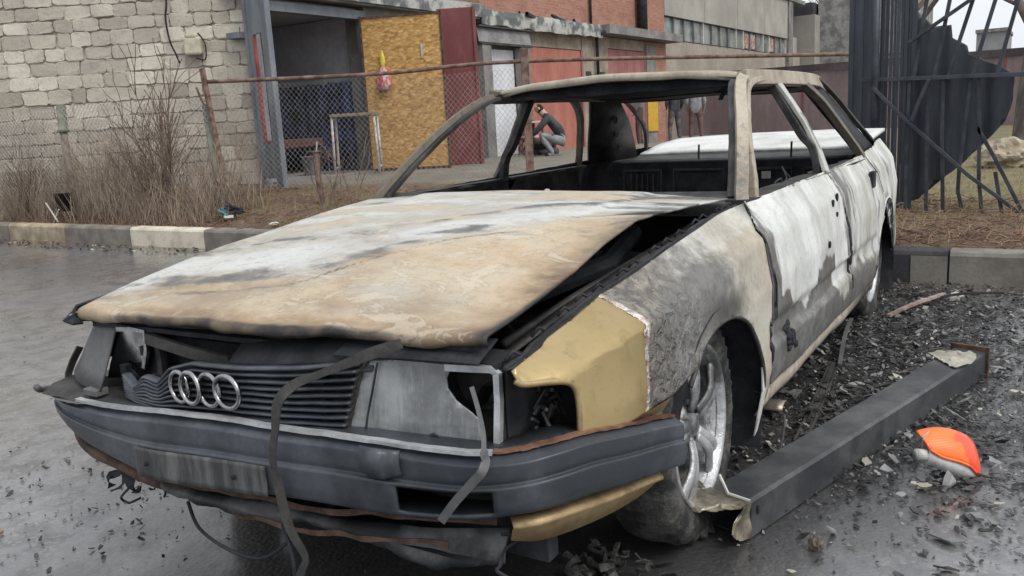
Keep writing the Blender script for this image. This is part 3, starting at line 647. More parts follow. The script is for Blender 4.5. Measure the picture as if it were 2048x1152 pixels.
# --- left headlamp
HL=thing('headlight',None,None); HL.parent=CAR; tag(HL,'cracked sooty headlight with its glass still in place')
def hl(y,z,d=0): # lamp face surface
    return (.845-.19*(y-.29)-.30*(z-.56)*.35+d, y, z)
out=[(.341,.482),(.345,.515),(.362,.576),(.378,.631),(.393,.656),(.452,.660),(.581,.657),(.672,.654),(.686,.640),(.686,.588),(.686,.502),(.666,.486),(.46,.482)]
brk=[(.341,.482),(.345,.515),(.362,.576),(.378,.631),(.393,.656),(.452,.660),(.565,.657),(.581,.649),(.570,.626),(.573,.606),(.591,.581),(.624,.558),(.638,.546),(.645,.524),(.652,.50),(.640,.487),(.607,.490),(.552,.484),(.46,.482)]
V,F=clip_grid(brk,.012)
m=MB(); m.add([hl(y,z,.006*(1-((y-.5)/.2)**2)*.8+.002*nz(y*20,z*20)) for y,z in V],F); o=m.build('lens',M['lens'],HL,smooth=True,weld=False)
d=o.modifiers.new('thick','SOLIDIFY'); d.thickness=.005; d.offset=-1
# housing tray behind
m=MB(); ring0=[Vector(hl(y,z,-.006)) for y,z in out]; ring1=[p+Vector((-.05,0,0)) for p in ring0]; cc=sum(ring1,Vector())/len(ring1)
ring2=[cc+(p-cc)*.72+Vector((-.05,0,0)) for p in ring1]
n_=len(out); m.add(ring0+ring1+ring2,[(i,(i+1)%n_,n_+(i+1)%n_,n_+i) for i in range(n_)]+[(n_+i,n_+(i+1)%n_,2*n_+(i+1)%n_,2*n_+i) for i in range(n_)]+[tuple(2*n_+i for i in range(n_))])
m.build('housing',M['sootgrey'],HL)
m=MB(); m.strip([hl(y,z,.006) for y,z in ((.570,.650),(.619,.650),(.667,.651),(.681,.642),(.684,.587),(.682,.496))],.014,.014,up=(1,0,0)); m.build('bezel',M['bezel'],HL)
m=MB(); m.strip([hl(y,z,.012) for y,z in ((.419,.652),(.406,.59),(.393,.535),(.387,.492))],.004,.003,up=(1,0,0)); m.build('seam',M['soot'],HL)
m=MB(); m.strip([hl(.38,.492,.010),hl(.44,.490,.012),hl(.50,.493,.012),hl(.525,.502,.012),hl(.546,.512,.012),hl(.57,.497,.012),hl(.62,.488,.014),hl(.65,.486,.014)],.006,.004,up=(1,0,0)); m.build('broken_edge',M['chrome'],HL)
m=MB(); m.strip([hl(y,z,.004) for y,z in ((.337,.482),(.341,.515),(.358,.576),(.374,.631),(.392,.660),(.452,.665),(.56,.662))],.012,.012,up=(1,0,0)); m.build('lens_frame',M['sootgrey'],HL)
m=MB(); c=Vector((.70,.60,.60)); m.lathe([(.0001,-.05),(.03,-.045),(.055,-.02),(.062,.01)],c,'x',20); m.build('reflector',M['sootgrey'],HL,smooth=True)
# side of the lamp box + cavity of the missing indicator
m=MB(); m.grid([[(.758,.690,z) for z in (.660,.6,.50)],[(.70,.70,z) for z in (.660,.6,.48)],[(.60,.705,z) for z in (.655,.6,.47)]]); m.build('lamp_box_side',M['soot'],HL)
m=MB()
m.grid([[(.62,.815,z),(.56,.78,z),(.53,.73,z),(.56,.70,z)] for z in (.585,.54,.50,.45)])
m.grid([[(.72,.75,.620),(.56,.75,.600)],[(.72,.70,.625),(.56,.70,.61)]]); m.grid([[(.70,.80,.455),(.55,.78,.450)],[(.76,.70,.46),(.56,.70,.455)]])
m.build('indicator_cavity',M['soot'],CAR)
m=MB()
for i in range(26): 
    c=Vector((random.uniform(.60,.70),.712+random.uniform(0,.02),random.uniform(.48,.60))); m.tube([c,c+Vector((random.uniform(-.03,.03),random.uniform(.0,.03),random.uniform(-.04,.04)))],random.uniform(.002,.005),5)
m.tube([(.60,.77,.60),(.58,.78,.54),(.60,.77,.47)],.012,6)
m.build('burnt_socket',M['sootgrey'],CAR)
# rolled lip of the wing round the cavity
m=MB(); m.tube([(x,sidey(x,z)-.006,z) for x,z in cr([(.80,.643,0)],5) for x,z in ((x,z),)] if False else [(p.x,sidey(p.x,p.y)-.006,p.y) for p in cr([(.80,.643,0),(.785,.634,0),(.735,.628,0),(.700,.618,0),(.680,.596,0),(.680,.56,0),(.690,.515,0),(.69,.488,0)],5)],.007,6); m.build('lamp_lip',M['goldb'],wing,smooth=True)
m=MB(); rows=[]
for i in range(14):
    x=lerp(.66,.33,i/13); rows.append([(x,sidey(x,.48)-.004,.482-.0*i),(x,sidey(x,.46)-.03,.468-.002*i),(x,sidey(x,.45)-.04,.44-.003*i)])
m.grid(rows); m.build('wing_lower_flange',M['goldb'],wing)
# --- right lamps
HR_=thing('headlight',None,None); HR_.parent=CAR; tag(HR_,'broken headlight showing its bare silver reflector')
m=MB(); V,F=clip_grid([(-.645,.478),(-.612,.556),(-.572,.622),(-.512,.627),(-.455,.626),(-.462,.578),(-.482,.526),(-.519,.504),(-.528,.521),(-.556,.537),(-.576,.512),(-.595,.485)],.012)
m.add([(.765-.012*sin((y+.6)*18)+.01*nz(y*9,z*9),y,z) for y,z in V],F); m.build('reflector',M['reflector'],HR_,smooth=True,weld=False)
m=MB(); m.strip([(.772,-.562,.630),(.772,-.496,.636),(.772,-.440,.634),(.772,-.443,.581),(.772,-.465,.528)],.012,.01,up=(1,0,0)); m.build('bezel',M['chrome'],HR_)
m=MB(); m.box(.66,.735,-.66,-.44,.47,.63); m.build('housing',M['soot'],HR_)
m=MB(); m.box(.755,.775,-.47,-.455,.565,.59); m.build('lamp_clip',M['soot'],HR_); m=MB(); m.box(.76,.78,-.565,-.54,.49,.53); m.build('lamp_clip',M['soot'],HR_)
m=MB(); rows=[]
for z,xa,ya,xb,yb in ((.637,.765,-.575,.71,-.730),(.618,.775,-.578,.705,-.775),(.573,.790,-.585,.70,-.825),(.509,.815,-.590,.71,-.865),(.462,.830,-.600,.73,-.885)):
    rows.append([(lerp(xa,xb,t)+.016*sin(pi*t),lerp(ya,yb,t)-.012*sin(pi*t),z) for t in [i/8 for i in range(9)]])
m.grid(rows); o=m.build('indicator_lens',M['greyplastic'],CAR,smooth=True); d=o.modifiers.new('thick','SOLIDIFY'); d.thickness=.006
m=MB(); m.strip([(.70,-.885,.53),(.72,-.90,.49),(.74,-.90,.455),(.75,-.89,.43)],.02,.006,up=(0,1,0)); m.build('lamp_bracket',M['sootgrey'],CAR)
m=MB(); m.box(.80,.84,-.66,-.60,.448,.468); m.build('bracket_stub',M['greyplastic'],BUMP,bevel=.003)
m=MB(); m.grid([[(.86-.0*i,lerp(-.84,-.50,i/8),.437+.006*nz(i*1.7)),(.80,lerp(-.88,-.50,i/8),.447+.008*nz(i*2.7)),(.70,lerp(-.90,-.5,i/8),.45)] for i in range(9)]); m.build('bumper_top_sheet',M['sootgrey'],BUMP,smooth=True)
# hanging trim strips
m=MB(); m.strip(cr([(.86,.52,.712),(.88,.454,.690),(.885,.383,.661),(.89,.308,.631),(.91,.262,.612),(.94,.240,.580),(.95,.232,.52),(.955,.220,.455),(.95,.225,.375),(.945,.236,.295),(.94,.268,.235),(.94,.255,.20),(.94,.235,.165)],5),lambda t:.020+.004*sin(t*20),.004,up=(1,.15,.2)); 
m.build('hanging_strip',M['sootgrey'],CAR)
m=MB(); m.strip(cr([(.945,.215,.30),(.945,.235,.22),(.94,.225,.14),(.95,.25,.09)],5),.008,.003,up=(1,.15,.2)); m.build('hanging_strip',M['soot'],CAR)
m=MB(); m.strip(cr([(.815,.650,.625),(.83,.672,.59),(.86,.702,.555),(.89,.722,.53),(.915,.742,.525),(.93,.742,.51),(.93,.720,.486),(.93,.676,.438),(.93,.640,.392)],5),lambda t:.009+.008*(t>.35),.003,up=(1,.4,.2)); m.build('hanging_strip',M['greyplastic'],CAR)
# --- roof and pillars
RZs=[(-1.20,(1.250,1.282,1.292)),(-1.45,(1.254,1.292,1.302)),(-1.8,(1.257,1.280,1.285)),(-2.2,(1.252,1.240,1.245)),(-2.62,(1.222,1.218,1.232))]
RZs.sort()
def roof_z(x,y):
    a=interp(RZs,x); t=abs(y)/.60
    return a[2]+(a[1]-a[2])*sm(t,0,.55)+(a[0]-a[1])*clamp((t-.5)/.5)**1.6
m=MB(); rows=[]
for j in range(41):
    x=lerp(-1.175,-2.62,j/40); hw=interp([(-2.62,.545),(-2.2,.585),(-1.6,.60),(-1.2,.565)],x); r=[]
    for i in range(41):
        y=lerp(-hw,hw,i/40); t=abs(y)/hw
        bow=.05*(1-t*t) if j==0 else .05*(1-t*t)*(1-j/10 if j<10 else 0)
        xx=x-(.035*t**3 if j<8 else 0)+ (bow-.05)*.6*(1 if j<10 else 0)*(1-j/10 if j<10 else 0)
        r.append((xx,y,roof_z(x,y)+.004*fbm(x,y,0,3,3)-(.0)))
    rows.append(r)
m.grid(rows); roof=m.build('roof',M['shell'],CAR,smooth=True); paint(roof,lambda p:(.46+.2*fbm(p.x,p.y,0,3,3),.28,0,.18)); up_normals(roof); twoside(roof,.006)
tag(roof,'scorched beige roof sagging towards the rear')
m=MB(); rows=[]
for i in range(41):
    y=lerp(-.56,.56,i/40); hw=.565; t=abs(y)/hw; xf=-1.175-.035*t**3+(.05*(1-t*t)-.05)*.6+.05*0; z=roof_z(-1.20,y)
    rows.append([(xf-.002,y,z+.004),(xf+.010,y,z-.004+.002*nz(y*9)),(xf+.012,y,z-.026+.003*nz(y*11)),(xf-.004,y,z-.030+.003*nz(y*11))])
m.grid(rows); o=m.build('windscreen_header',M['shell'],roof,smooth=True); paint(o,lambda p:(.50,.26,0,.20)); o.modifiers.new('thick','SOLIDIFY').thickness=.003
# headlining remains / cross bows
m=MB()
for x in (-1.45,-1.9,-2.3,-2.58): m.strip([(x,lerp(-.56,.56,i/10),roof_z(x,lerp(-.56,.56,i/10))-.022) for i in range(11)],.06,.02)
m.build('roof_bow',M['soot'],roof)
m=MB(); rows=[]
for j in range(7):
    x=lerp(-1.205,-2.60,j/6); rows.append([(x,y,roof_z(x,y)-.014-.016*(j>0)) for y in (-.56,-.4,-.2,0,.2,.4,.56)])
m.grid(rows); m.build('charred_headlining',M['soot'],roof)
AP_=[(-.57,.765,.80),(-.575,.757,.85),(-.70,.722,.955),(-.86,.672,1.075),(-1.00,.625,1.165),(-1.12,.590,1.220),(-1.21,.572,1.238)]
def side_pt(p,s): return (p[0],p[1]*s,p[2])
def pil(name,pts,w,th,mat,parent,s,mask,up=None,n=5,nrm=(0.25,1,.3)):
    path=[Vector(side_pt(p,s)) for p in pts]; path=cr(path,n)
    m=MB(); m.strip(path,w,th,up=(nrm[0],nrm[1]*s,nrm[2])); 
    o=m.build(name,mat,parent,bevel=0)
    # cut for shading detail
    b=bmesh.new(); b.from_mesh(o.data); bmesh.ops.subdivide_edges(b,edges=b.edges,cuts=1,use_grid_fill=True); b.to_mesh(o.data); b.free()
    for v in o.data.vertices: v.co.x+=.0018*nz(v.co.z*30,v.co.x*30); v.co.y+=.0018*nz(v.co.z*28,v.co.x*20,5)
    if mask: paint(o,mask)
    dm=o.modifiers.new('bevel','BEVEL'); dm.width=.004; dm.segments=2; dm.limit_method='ANGLE'; dm.angle_limit=RAD(50)
    return o
pm=lambda p:(.42+.14*sm(p.z,.9,1.2),.46-.22*sm(p.z,.95,1.2),0,.42-.24*sm(p.z,.85,1.15))
pmd=lambda p:(.35,.45,0,.55)
for s in (1,-1):
    mk=pm if s>0 else pmd
    pil('windscreen_pillar',AP_,.040 if s>0 else .026,.036 if s>0 else .026,M['shell'],CAR,s,mk,nrm=(.9,.45,.5))
    pil('windscreen_rebate',[(p[0]-.015,p[1]-.035,p[2]-.006) for p in AP_[1:]],.03 if s>0 else .018,.02,M['sootgrey'],CAR,s,None,nrm=(.9,.2,.5))
    # door window frame (front edge, top, rear) 
    pil('window_frame',[(p[0]-.035,p[1]+.012,p[2]-.012) for p in AP_]+[(-1.52,.600,1.236)] if s<0 else [(-.62,.785,.83),(-.76,.738,.905),(-.93,.672,1.015),(-1.07,.625,1.13),(-1.16,.602,1.20),(-1.28,.597,1.228),(-1.52,.600,1.240)],.024 if s>0 else .012,.030,M['shell'],CAR,s,(lambda p:(.40+.08*sm(p.z,1,1.2),.46-.22*sm(p.z,.9,1.15),0,.32-.16*sm(p.z,.9,1.15))) if s>0 else pmd,nrm=(.35,1,.3))
    pil('roof_rail',[(-1.20,.575,1.238),(-1.5,.598,1.240),(-1.9,.600,1.240),(-2.3,.583,1.236),(-2.60,.55,1.222),(-2.75,.55,1.17)],.060,.040,M['shell'],CAR,s,(lambda p:(.45,.36,0,.26)) if s>0 else pmd,nrm=(0,1,.25))
    # centre pillar: outer frame pair and inner post
    pil('centre_pillar',[(-1.56,.812,.845),(-1.585,.775,.93),(-1.59,.715,1.05),(-1.57,.650,1.16),(-1.54,.602,1.238)],.055,.018,M['door'],CAR,s,(lambda p:(.72,.30+.25*(p.x<-1.585),0,.16)) if s>0 else pmd,nrm=(0,1,.45))
    pil('centre_post',[(-1.57,.77,.20),(-1.57,.775,.85),(-1.57,.70,1.02),(-1.55,.585,1.22)],.055,.03,M['sootgrey'],CAR,s,None,nrm=(0,1,.3))
    # rear door frame and rear pillar
    pil('window_frame',[(-1.60,.600,1.240),(-1.90,.600,1.240),(-2.04,.605,1.215),(-2.20,.650,1.135),(-2.33,.72,1.00),(-2.42,.78,.885),(-2.44,.797,.85)],.030,.034,M['shell'],CAR,s,(lambda p:(.22,.45,0,.48)) if s>0 else pmd,nrm=(.1,1,.4))
    pil('rear_pillar_edge',[(-2.35,.580,1.245),(-2.55,.572,1.235),(-2.80,.595,1.155),(-3.05,.630,1.045),(-3.20,.68,.945),(-3.28,.72,.875)],.022,.024,M['sootgrey'],CAR,s,None,nrm=(.1,1,.4))
    m=MB(); m.grid([[(-2.06,s*.592,1.225),(-2.30,s*.575,1.235),(-2.55,s*.562,1.225)],[(-2.24,s*.65,1.10),(-2.50,s*.61,1.12),(-2.84,s*.592,1.12)],[(-2.36,s*.72,.98),(-2.72,s*.67,.99),(-3.10,s*.635,1.00)],[(-2.46,s*.785,.865),(-2.85,s*.74,.865),(-3.27,s*.71,.87)]])
    if s<0: m=MB(); m.grid([[(-2.22,-.600,1.225),(-2.40,-.57,1.225),(-2.52,-.562,1.21)],[(-2.32,-.655,1.10),(-2.50,-.62,1.10),(-2.70,-.59,1.10)],[(-2.42,-.72,.98),(-2.64,-.67,.98),(-2.88,-.64,.98)],[(-2.52,-.775,.86),(-2.76,-.73,.86),(-3.06,-.70,.86)]])
    o=m.build('rear_pillar_panel',M['soot'] if s>0 else M['sootgrey'],CAR,smooth=True,solid=.02)
    if s<0:
        for (x,y,z) in ((-2.52,-.598,1.10),(-2.62,-.640,1.02),(-2.74,-.675,.94)):
            m=MB(); m.lathe([(.0001,.0),(.022,.0),(.024,.004)],(x,y+.014,z),'y',12); m.build('access_hole',M['black'],o)
# rear shelf, bulkhead, trunk
m=MB(); rows=[[(x,y,z+.003*nz(y*7,x*5)) for y in [lerp(-.70,.70,i/16) for i in range(17)]] for x,z in ((-2.70,.835),(-2.72,.848),(-2.9,.85),(-3.10,.852),(-3.16,.865))]
m.grid(rows); m.build('parcel_shelf',M['sootgrey'],CAR)
m=MB(); m.tube([(-2.69,lerp(-.68,.68,i/20),.838+.003*nz(i*1.9)) for i in range(21)],.009,6); m.build('shelf_edge',M['greyplastic'],CAR,smooth=True)
m=MB(); m.grid([[(x,y,z) for y in [lerp(-.72,.72,i/12) for i in range(13)]] for x,z in ((-2.70,.83),(-2.66,.6),(-2.62,.35),(-2.5,.2))])
bh=m.build('seat_bulkhead',M['soot'],CAR)
m=MB()
for y0,y1 in ((-.60,-.36),(-.28,.02),(.10,.40),(.46,.66)):
    for z0,z1 in ((.64,.79),):
        m.strip([(-2.655,y0,z0),(-2.66,y0,z1),(-2.66,y1,z1),(-2.655,y1,z0),(-2.655,y0,z0)],.014,.012,up=(1,0,0))
for k in range(5): m.strip([(-2.655,-.55+.035*k,.66),(-2.66,-.55+.035*k,.77)],.010,.012,up=(1,0,0))
m.build('bulkhead_ribs',M['sootgrey'],bh)
m=MB(); m.box(-2.645,-2.64,.24,.29,.735,.775); m.build('ash_patch',M['steelw'],bh)
m=MB(); rows=[]
for j in range(13):
    x=lerp(-3.14,-3.84,j/12); rows.append([(x-.06*(1-(2*i/20-1)**2)*(j/12),lerp(-.70,.69,i/20),interp([(-3.84,.935),(-3.5,.915),(-3.14,.868)],x)+.010*(1-(2*i/20-1)**2)+.003*fbm(x,i*.1,0,5,3)+.012*(i/20)*(j/12)) for i in range(21)])
m.grid(rows); o=m.build('boot_lid',M['door'],CAR,smooth=True,solid=.02); paint(o,lambda p:(.95,.14,0,.04)); tag(o,'ash white boot lid standing proud of the body')
for y in (-.15,.38): m=MB(); m.tube([(-2.72,y,.845),(-2.725,y+.002,.93)],.006,6); m.build('shelf_pin',M['soot'],CAR)
# interior: seat frames, dash beam, tunnel, wiring
def seat_frame(x,y):
    m=MB(); 
    for s in (-.2,.2): m.tube([(x+.25,y+s,.36),(x-.2,y+s,.38),(x-.33,y+s,.60),(x-.42,y+s*.9,.80)],.012,6)
    m.tube([(x-.42,y-.18,.80),(x-.42,y+.18,.80)],.012,6); m.tube([(x+.25,y-.2,.36),(x+.25,y+.2,.36)],.012,6); m.tube([(x-.33,y-.2,.58),(x-.33,y+.2,.58)],.008,6)
    for i in range(6): m.tube([(x+.2-.07*i,y-.2,.36),(x+.18-.07*i,y,.33),(x+.2-.07*i,y+.2,.36)],.004,5)
    m.v=[(a,b,.2+(c_-.2)*.72) for a,b,c_ in m.v]; m.build('seat_frame',M['sootgrey'],CAR,smooth=True)
seat_frame(-1.35,.37); seat_frame(-1.35,-.37)
m=MB(); m.tube([(-.78,-.74,.70),(-.78,-.3,.72),(-.78,.3,.72),(-.78,.74,.70)],.03,8); m.build('dash_beam',M['soot'],CAR,smooth=True)
m=MB(); m.box(-2.4,-.6,-.13,.13,.2,.38); m.build('centre_tunnel',M['soot'],CAR,bevel=.04)
m=MB()
c=Vector((-1.02,.37,.73)); 
m.tube([c,(-.70,.37,.66)],.02,8)
m.build('steering_column',M['soot'],CAR,smooth=True)
for i in range(10):
    m=MB(); p=[Vector((-1.5,.73,.80))+Vector((random.uniform(-.1,.5),random.uniform(-.1,0),random.uniform(-.05,.04)))]
    for k in range(4): p.append(p[-1]+Vector((random.uniform(-.06,.06),random.uniform(-.03,.02),random.uniform(-.05,.05))))
    m.tube(cr(p,3),.004,5); m.build('burnt_wire',M['sootgrey'],CAR)
# small ash flakes on the scuttle
for (x,y,z) in ((-.62,.02,.868),(-.60,-.14,.862)):
    m=MB(); m.lathe([(.0001,-.004),(.012,-.003),(.009,.006),(.0001,.008)],(x,y,z),'z',6); m.build('ash_flake',M['steelw'],CAR)
# hanging lining remnant at the windscreen's top
m=MB(); m.strip([(-1.3,.50,1.225),(-1.33,.45,1.20),(-1.36,.40,1.195)],.03,.004); m.strip([(-1.32,.49,1.22),(-1.36,.44,1.18),(-1.37,.43,1.165)],.02,.004)
m.strip([(-1.25,lerp(-.5,.52,i/20),1.238+.012*nz(i*.6)) for i in range(21)],.05,.006,up=(1,0,.5))
m.build('lining_remnant',M['soot'],roof)
# --- wheels
def wheel(c,side,name='wheel',front=True,tilt=0):
    w=thing(name,None,None,c); w.parent=CAR
    s=side
    # rim barrel
    m=MB(); m.lathe([(.196,-.10*s),(.19,-.03*s),(.192,.01*s),(.203,.022*s),(.214,.030*s),(.219,.034*s),(.219,.040*s),(.211,.042*s),(.203,.036*s),(.196,.020*s)],(0,0,0),'y',56)
    rim=m.build('rim',M['alu'],w,smooth=True)
    m=MB(); ns=5
    for k in range(ns):
        a0=2*pi*k/ns+RAD(90-8)
        for q,(da,tw) in enumerate(((-.17,1),(.17,-1))):
            pts=[]
            for r,dy,aa in ((.045,.014,da*.9),(.085,.026,da*.55),(.13,.030,da*.70),(.17,.022,da*.95),(.205,.016,da*1.1)):
                jj=.006*nz(k*3+q,r*30); a=a0+aa
                pts.append((r*cos(a)+jj,s*dy,r*sin(a)+jj))
            if front and k==0: pts=pts[:4]
            m.tube(cr(pts,4),lambda t:(.0165+.004*t,.0085+.003*t),8,up=(0,1,0))
        # melted web near the hub
    m.lathe([(.0001,.022*s),(.028,.022*s),(.032,.010*s),(.058,.008*s),(.066,-.004*s),(.06,-.03*s)],(0,0,0),'y',24)
    for k in range(5):
        a=2*pi*k/5+.3; m.lathe([(.009,.012*s),(.007,.018*s),(.0001,.018*s)],(.043*cos(a),0,.043*sin(a)),'y',8)
    m.build('spokes',M['alu'],w,smooth=True)
    m=MB(); m.lathe([(.0001,-.05*s),(.13,-.05*s),(.135,-.055*s),(.135,-.075*s),(.06,-.08*s)],(0,0,0),'y',32); m.build('brake_disc',M['rust'],w,smooth=False)
    m=MB(); m.box(-.16,-.06,-.09,-.03,-.02,.10) if s>0 else m.box(-.16,-.06,.03,.09,-.02,.10); m.build('brake_caliper',M['soot'],w,bevel=.01)
    # tyre, burnt ragged
    m=MB(); rows=[]; NA=90
    for i in range(NA):
        a=2*pi*i/NA; g=[]
        loss=.0
        for (r,y) in ((.200,.028),(.215,.036),(.235,.046),(.262,.050),(.288,.044),(.303,.028),(.307,.0),(.307,-.05),(.305,-.10),(.29,-.125),(.25,-.135),(.205,-.12)):
            # thinner burnt rubber behind, flattened below
            back = sm(-cos(a),.2,.9)*(.8 if sin(a)<.5 else .4)
            rr=r-(r-.20)*.55*back*.5
            rr+= (.006*fbm(cos(a)*2,y*10,sin(a)*2,4,4)) *(1 if r>.22 else .2)
            if r>.28: rr+=.007*(1 if sin(a*44+(y>0)*1.5)>0 else -1)*(1 if abs(y)>.02 or True else 0)
            z=rr*sin(a); zz=-c[2]+.004
            yy=y
            if z<zz+.02: yy=y*(1+ .5*clamp((zz+.02-z)/.02)); z=max(z,zz)
            g.append((rr*cos(a),s*yy,z))
        rows.append(g)
    rows.append(rows[0]); m.grid(rows); m.build('tyre',M['tyre'],w,smooth=True,weld=True)
    return w
W1=wheel((.045,.800,.305),1); W1.rotation_euler=(RAD(2),0,RAD(2)); tag(W1,'silver ash-covered front wheel with half its tyre burnt away')
W2=wheel((0.0,-.79,.295),-1); W3=wheel((-2.70,.775,.275),1,front=False); W4=wheel((-2.70,-.775,.275),-1,front=False)
for i in range(26):
    m=MB(); c=Vector((random.gauss(.40,.08),random.gauss(.72,.05),.012)); p=[c]
    for k in range(5): p.append(p[-1]+Vector((random.uniform(-.03,.03),random.uniform(-.03,.03),random.uniform(-.01,.022))))
    for q in p: q.z=max(.008,q.z)
    m.strip(cr(p,3),lambda t:.010+.010*sin(t*9+i)**2,.003,up=(random.uniform(-1,1),random.uniform(-1,1),.6)); m.build('tyre_shred',M['tyre'],CAR)
# ---------------------------------------------------------------- ground, road, kerb
def G(x,y):
    if x>-3.62: return -.12
    z=.17+.28*sm(-x,3.7,6.2)*sm(-y,0,4)-.20*sm(-x,14,24)*sm(-y,0,4)
    return z+.012*nz(x*1.7,y*1.7)+ (.02*nz(x*5,y*5) if x>-6.5 else .004*nz(x*3,y*3))
def verge_mat():
    t=NT('dead grass and soil'); n=t.noise(2.2,8,.65); n2=t.noise(16,8,.75); n3=t.noise(60,5,.7)
    sx=t.n('ShaderNodeSeparateXYZ'); t.l(t.tc,sx.inputs[0])
    yard=t.math('MULTIPLY',t.step(t.math('MULTIPLY',sx.outputs[0],-1),5.6,6.6),t.step(t.math('MULTIPLY',sx.outputs[1],-1),.5,3))
    c=t.mix(t.step(n2,.35,.65),(.075,.045,.032),(.20,.135,.095)); c=t.mix(t.step(n,.45,.6),c,(.155,.125,.065))
    field=t.mix(t.step(n,.4,.6),(.21,.18,.09),(.15,.135,.075)); c=t.mix(t.math('MULTIPLY',t.step(t.math('MULTIPLY',sx.outputs[0],-1),6.0,7.0),t.step(sx.outputs[1],-2,0)),c,field)
    yc=t.mix(t.step(n,.35,.65),(.17,.155,.125),(.24,.22,.18)); yc=t.mix(t.math('MULTIPLY',t.step(n2,.5,.7),.5),yc,(.10,.085,.06))
    c=t.mix(yard,c,yc); c=t.mix(t.math('MULTIPLY',t.step(n3,.5,.7),.4),c,(.05,.035,.025))
    return t.fin(c,.95,0,t.bump(t.math('ADD',n2,t.math('MULTIPLY',n3,.5)),.8,.03))
xs=[-3.68-.12*i for i in range(30)]; xs+=[xs[-1]-.5*i for i in range(1,30)]; xs+=[xs[-1]-3*i for i in range(1,12)]+[-120,-300,-900]
ys=[-900,-300,-120,-60,-30]+[-22+.25*i for i in range(120)]+[12,20,40,120,300,900]
m=MB(); m.grid([[(x,y,G(x,y) if x>-60 else G(-60,y)) for y in ys] for x in xs]); m.build('ground',verge_mat(),None,smooth=True); tag(bpy.data.objects['ground'],kind='structure')
def road_mat():
    t=NT('wet asphalt'); P=t.n('ShaderNodeSeparateXYZ'); t.l(t.tc,P.inputs[0]); X,Y=P.outputs[0],P.outputs[1]
    n=t.noise(.9,6,.6,dist=.5); n2=t.noise(7,7,.7); n3=t.noise(55,4,.75); v=t.voro(75); 
    def ell(cx,cy,rx,ry):
        a=t.math('POWER',t.math('DIVIDE',t.math('SUBTRACT',X,cx),rx),2); b=t.math('POWER',t.math('DIVIDE',t.math('SUBTRACT',Y,cy),ry),2)
        return t.math('SQRT',t.math('ADD',a,b))
    e=ell(-1.3,.10,2.55,1.55); e=t.math('ADD',e,t.math('MULTIPLY',t.math('SUBTRACT',n,.5),.9)); e=t.math('ADD',e,t.math('MULTIPLY',t.math('SUBTRACT',n2,.5),.35))
    soot=t.math('SUBTRACT',1,t.step(e,.72,1.15))
    wf=ell(1.0,.50,1.0,1.20); wf=t.math('ADD',wf,t.math('MULTIPLY',t.math('SUBTRACT',n,.5),1.2)); front=t.math('SUBTRACT',1,t.step(wf,.7,1.15))
    agg=t.step(v,.0,.5)
    c=t.mix(n3,(.12,.12,.127),(.26,.262,.27)); c=t.mix(t.math('MULTIPLY',t.step(n2,.4,.62),.6),c,(.05,.049,.052)); wide=t.noise(.45,4,.5,off=(3,3,3)); c=t.mix(t.math('MULTIPLY',t.step(wide,.42,.6),.35),c,(.075,.073,.075))
    # stone chips in the surface
    vc=t.n('ShaderNodeTexVoronoi'); t.l(t.tc,vc.inputs['Vector']); vc.inputs['Scale'].default_value=75
    sp=t.n('ShaderNodeSeparateColor'); t.l(vc.outputs['Color'],sp.inputs[0]); c=t.mix(t.math('MULTIPLY',t.step(sp.outputs[0],.80,.95),.55),c,(.26,.25,.24))
    dk=t.math('MAXIMUM',soot,front)
    dirt=t.step(t.math('ADD',t.math('MULTIPLY',X,-1),t.math('MULTIPLY',t.math('SUBTRACT',n2,.5),.6)),3.05,3.45); c=t.mix(t.math('MULTIPLY',dirt,.8),c,t.mix(n3,(.045,.03,.025),(.14,.10,.08)))
    c=t.mix(t.math('MULTIPLY',dk,.88),c,t.mix(n3,(.010,.010,.011),(.035,.033,.032)))
    pud=t.math('MAXIMUM',t.step(t.math('ADD',n,t.math('MULTIPLY',n2,.25)),.60,.72),t.math('MULTIPLY',front,t.step(n2,.38,.55)))
    pud=t.math('MULTIPLY',pud,t.math('SUBTRACT',1,t.math('MULTIPLY',soot,t.step(X,-.6,-.1))))
    r=t.math('ADD',.33,t.math('MULTIPLY',n2,.25)); r=t.math('SUBTRACT',r,t.math('MULTIPLY',pud,.30)); r=t.math('MAXIMUM',r,.07); r=t.math('ADD',r,t.math('MULTIPLY',dirt,.3))
    h=t.math('ADD',t.math('MULTIPLY',t.math('SUBTRACT',1,v),.6),t.math('MULTIPLY',n3,.8)); h=t.math('MULTIPLY',h,t.math('SUBTRACT',1,t.math('MULTIPLY',pud,.80))); h=t.math('ADD',h,t.math('MULTIPLY',n2,.6))
    return t.fin(c,r,0,t.bump(h,.55,.006),Coat_Weight=t.math('SUBTRACT',1,t.math('MULTIPLY',t.step(n2,.45,.7),.45)),Coat_Roughness=.16,Coat_IOR=1.45)
m=MB(); m.grid([[(x,y,0) for y in (-300,-40,-12,-8,-5,-3,-1,0,1,3,6,20,300)] for x in (-3.60,-3,-2,-1,0,1,2,4,12,60)]); o=m.build('road',road_mat(),None); tag(o,kind='structure')
def concrete(name,c1,c2,**k): return simple(name,c1,c2,k.pop('scale',3.5),.9,0,.35,50,.004,**k)
KM={'grey':concrete('grey kerb concrete',(.15,.135,.115),(.25,.235,.205)),'white':concrete('whitewashed kerb',(.42,.38,.30),(.66,.61,.50),lo=.3,hi=.55),'yell':concrete('yellowed kerb',(.25,.20,.14),(.50,.42,.30)),'soot':concrete('near black kerb',(.02,.02,.024),(.055,.055,.06))}
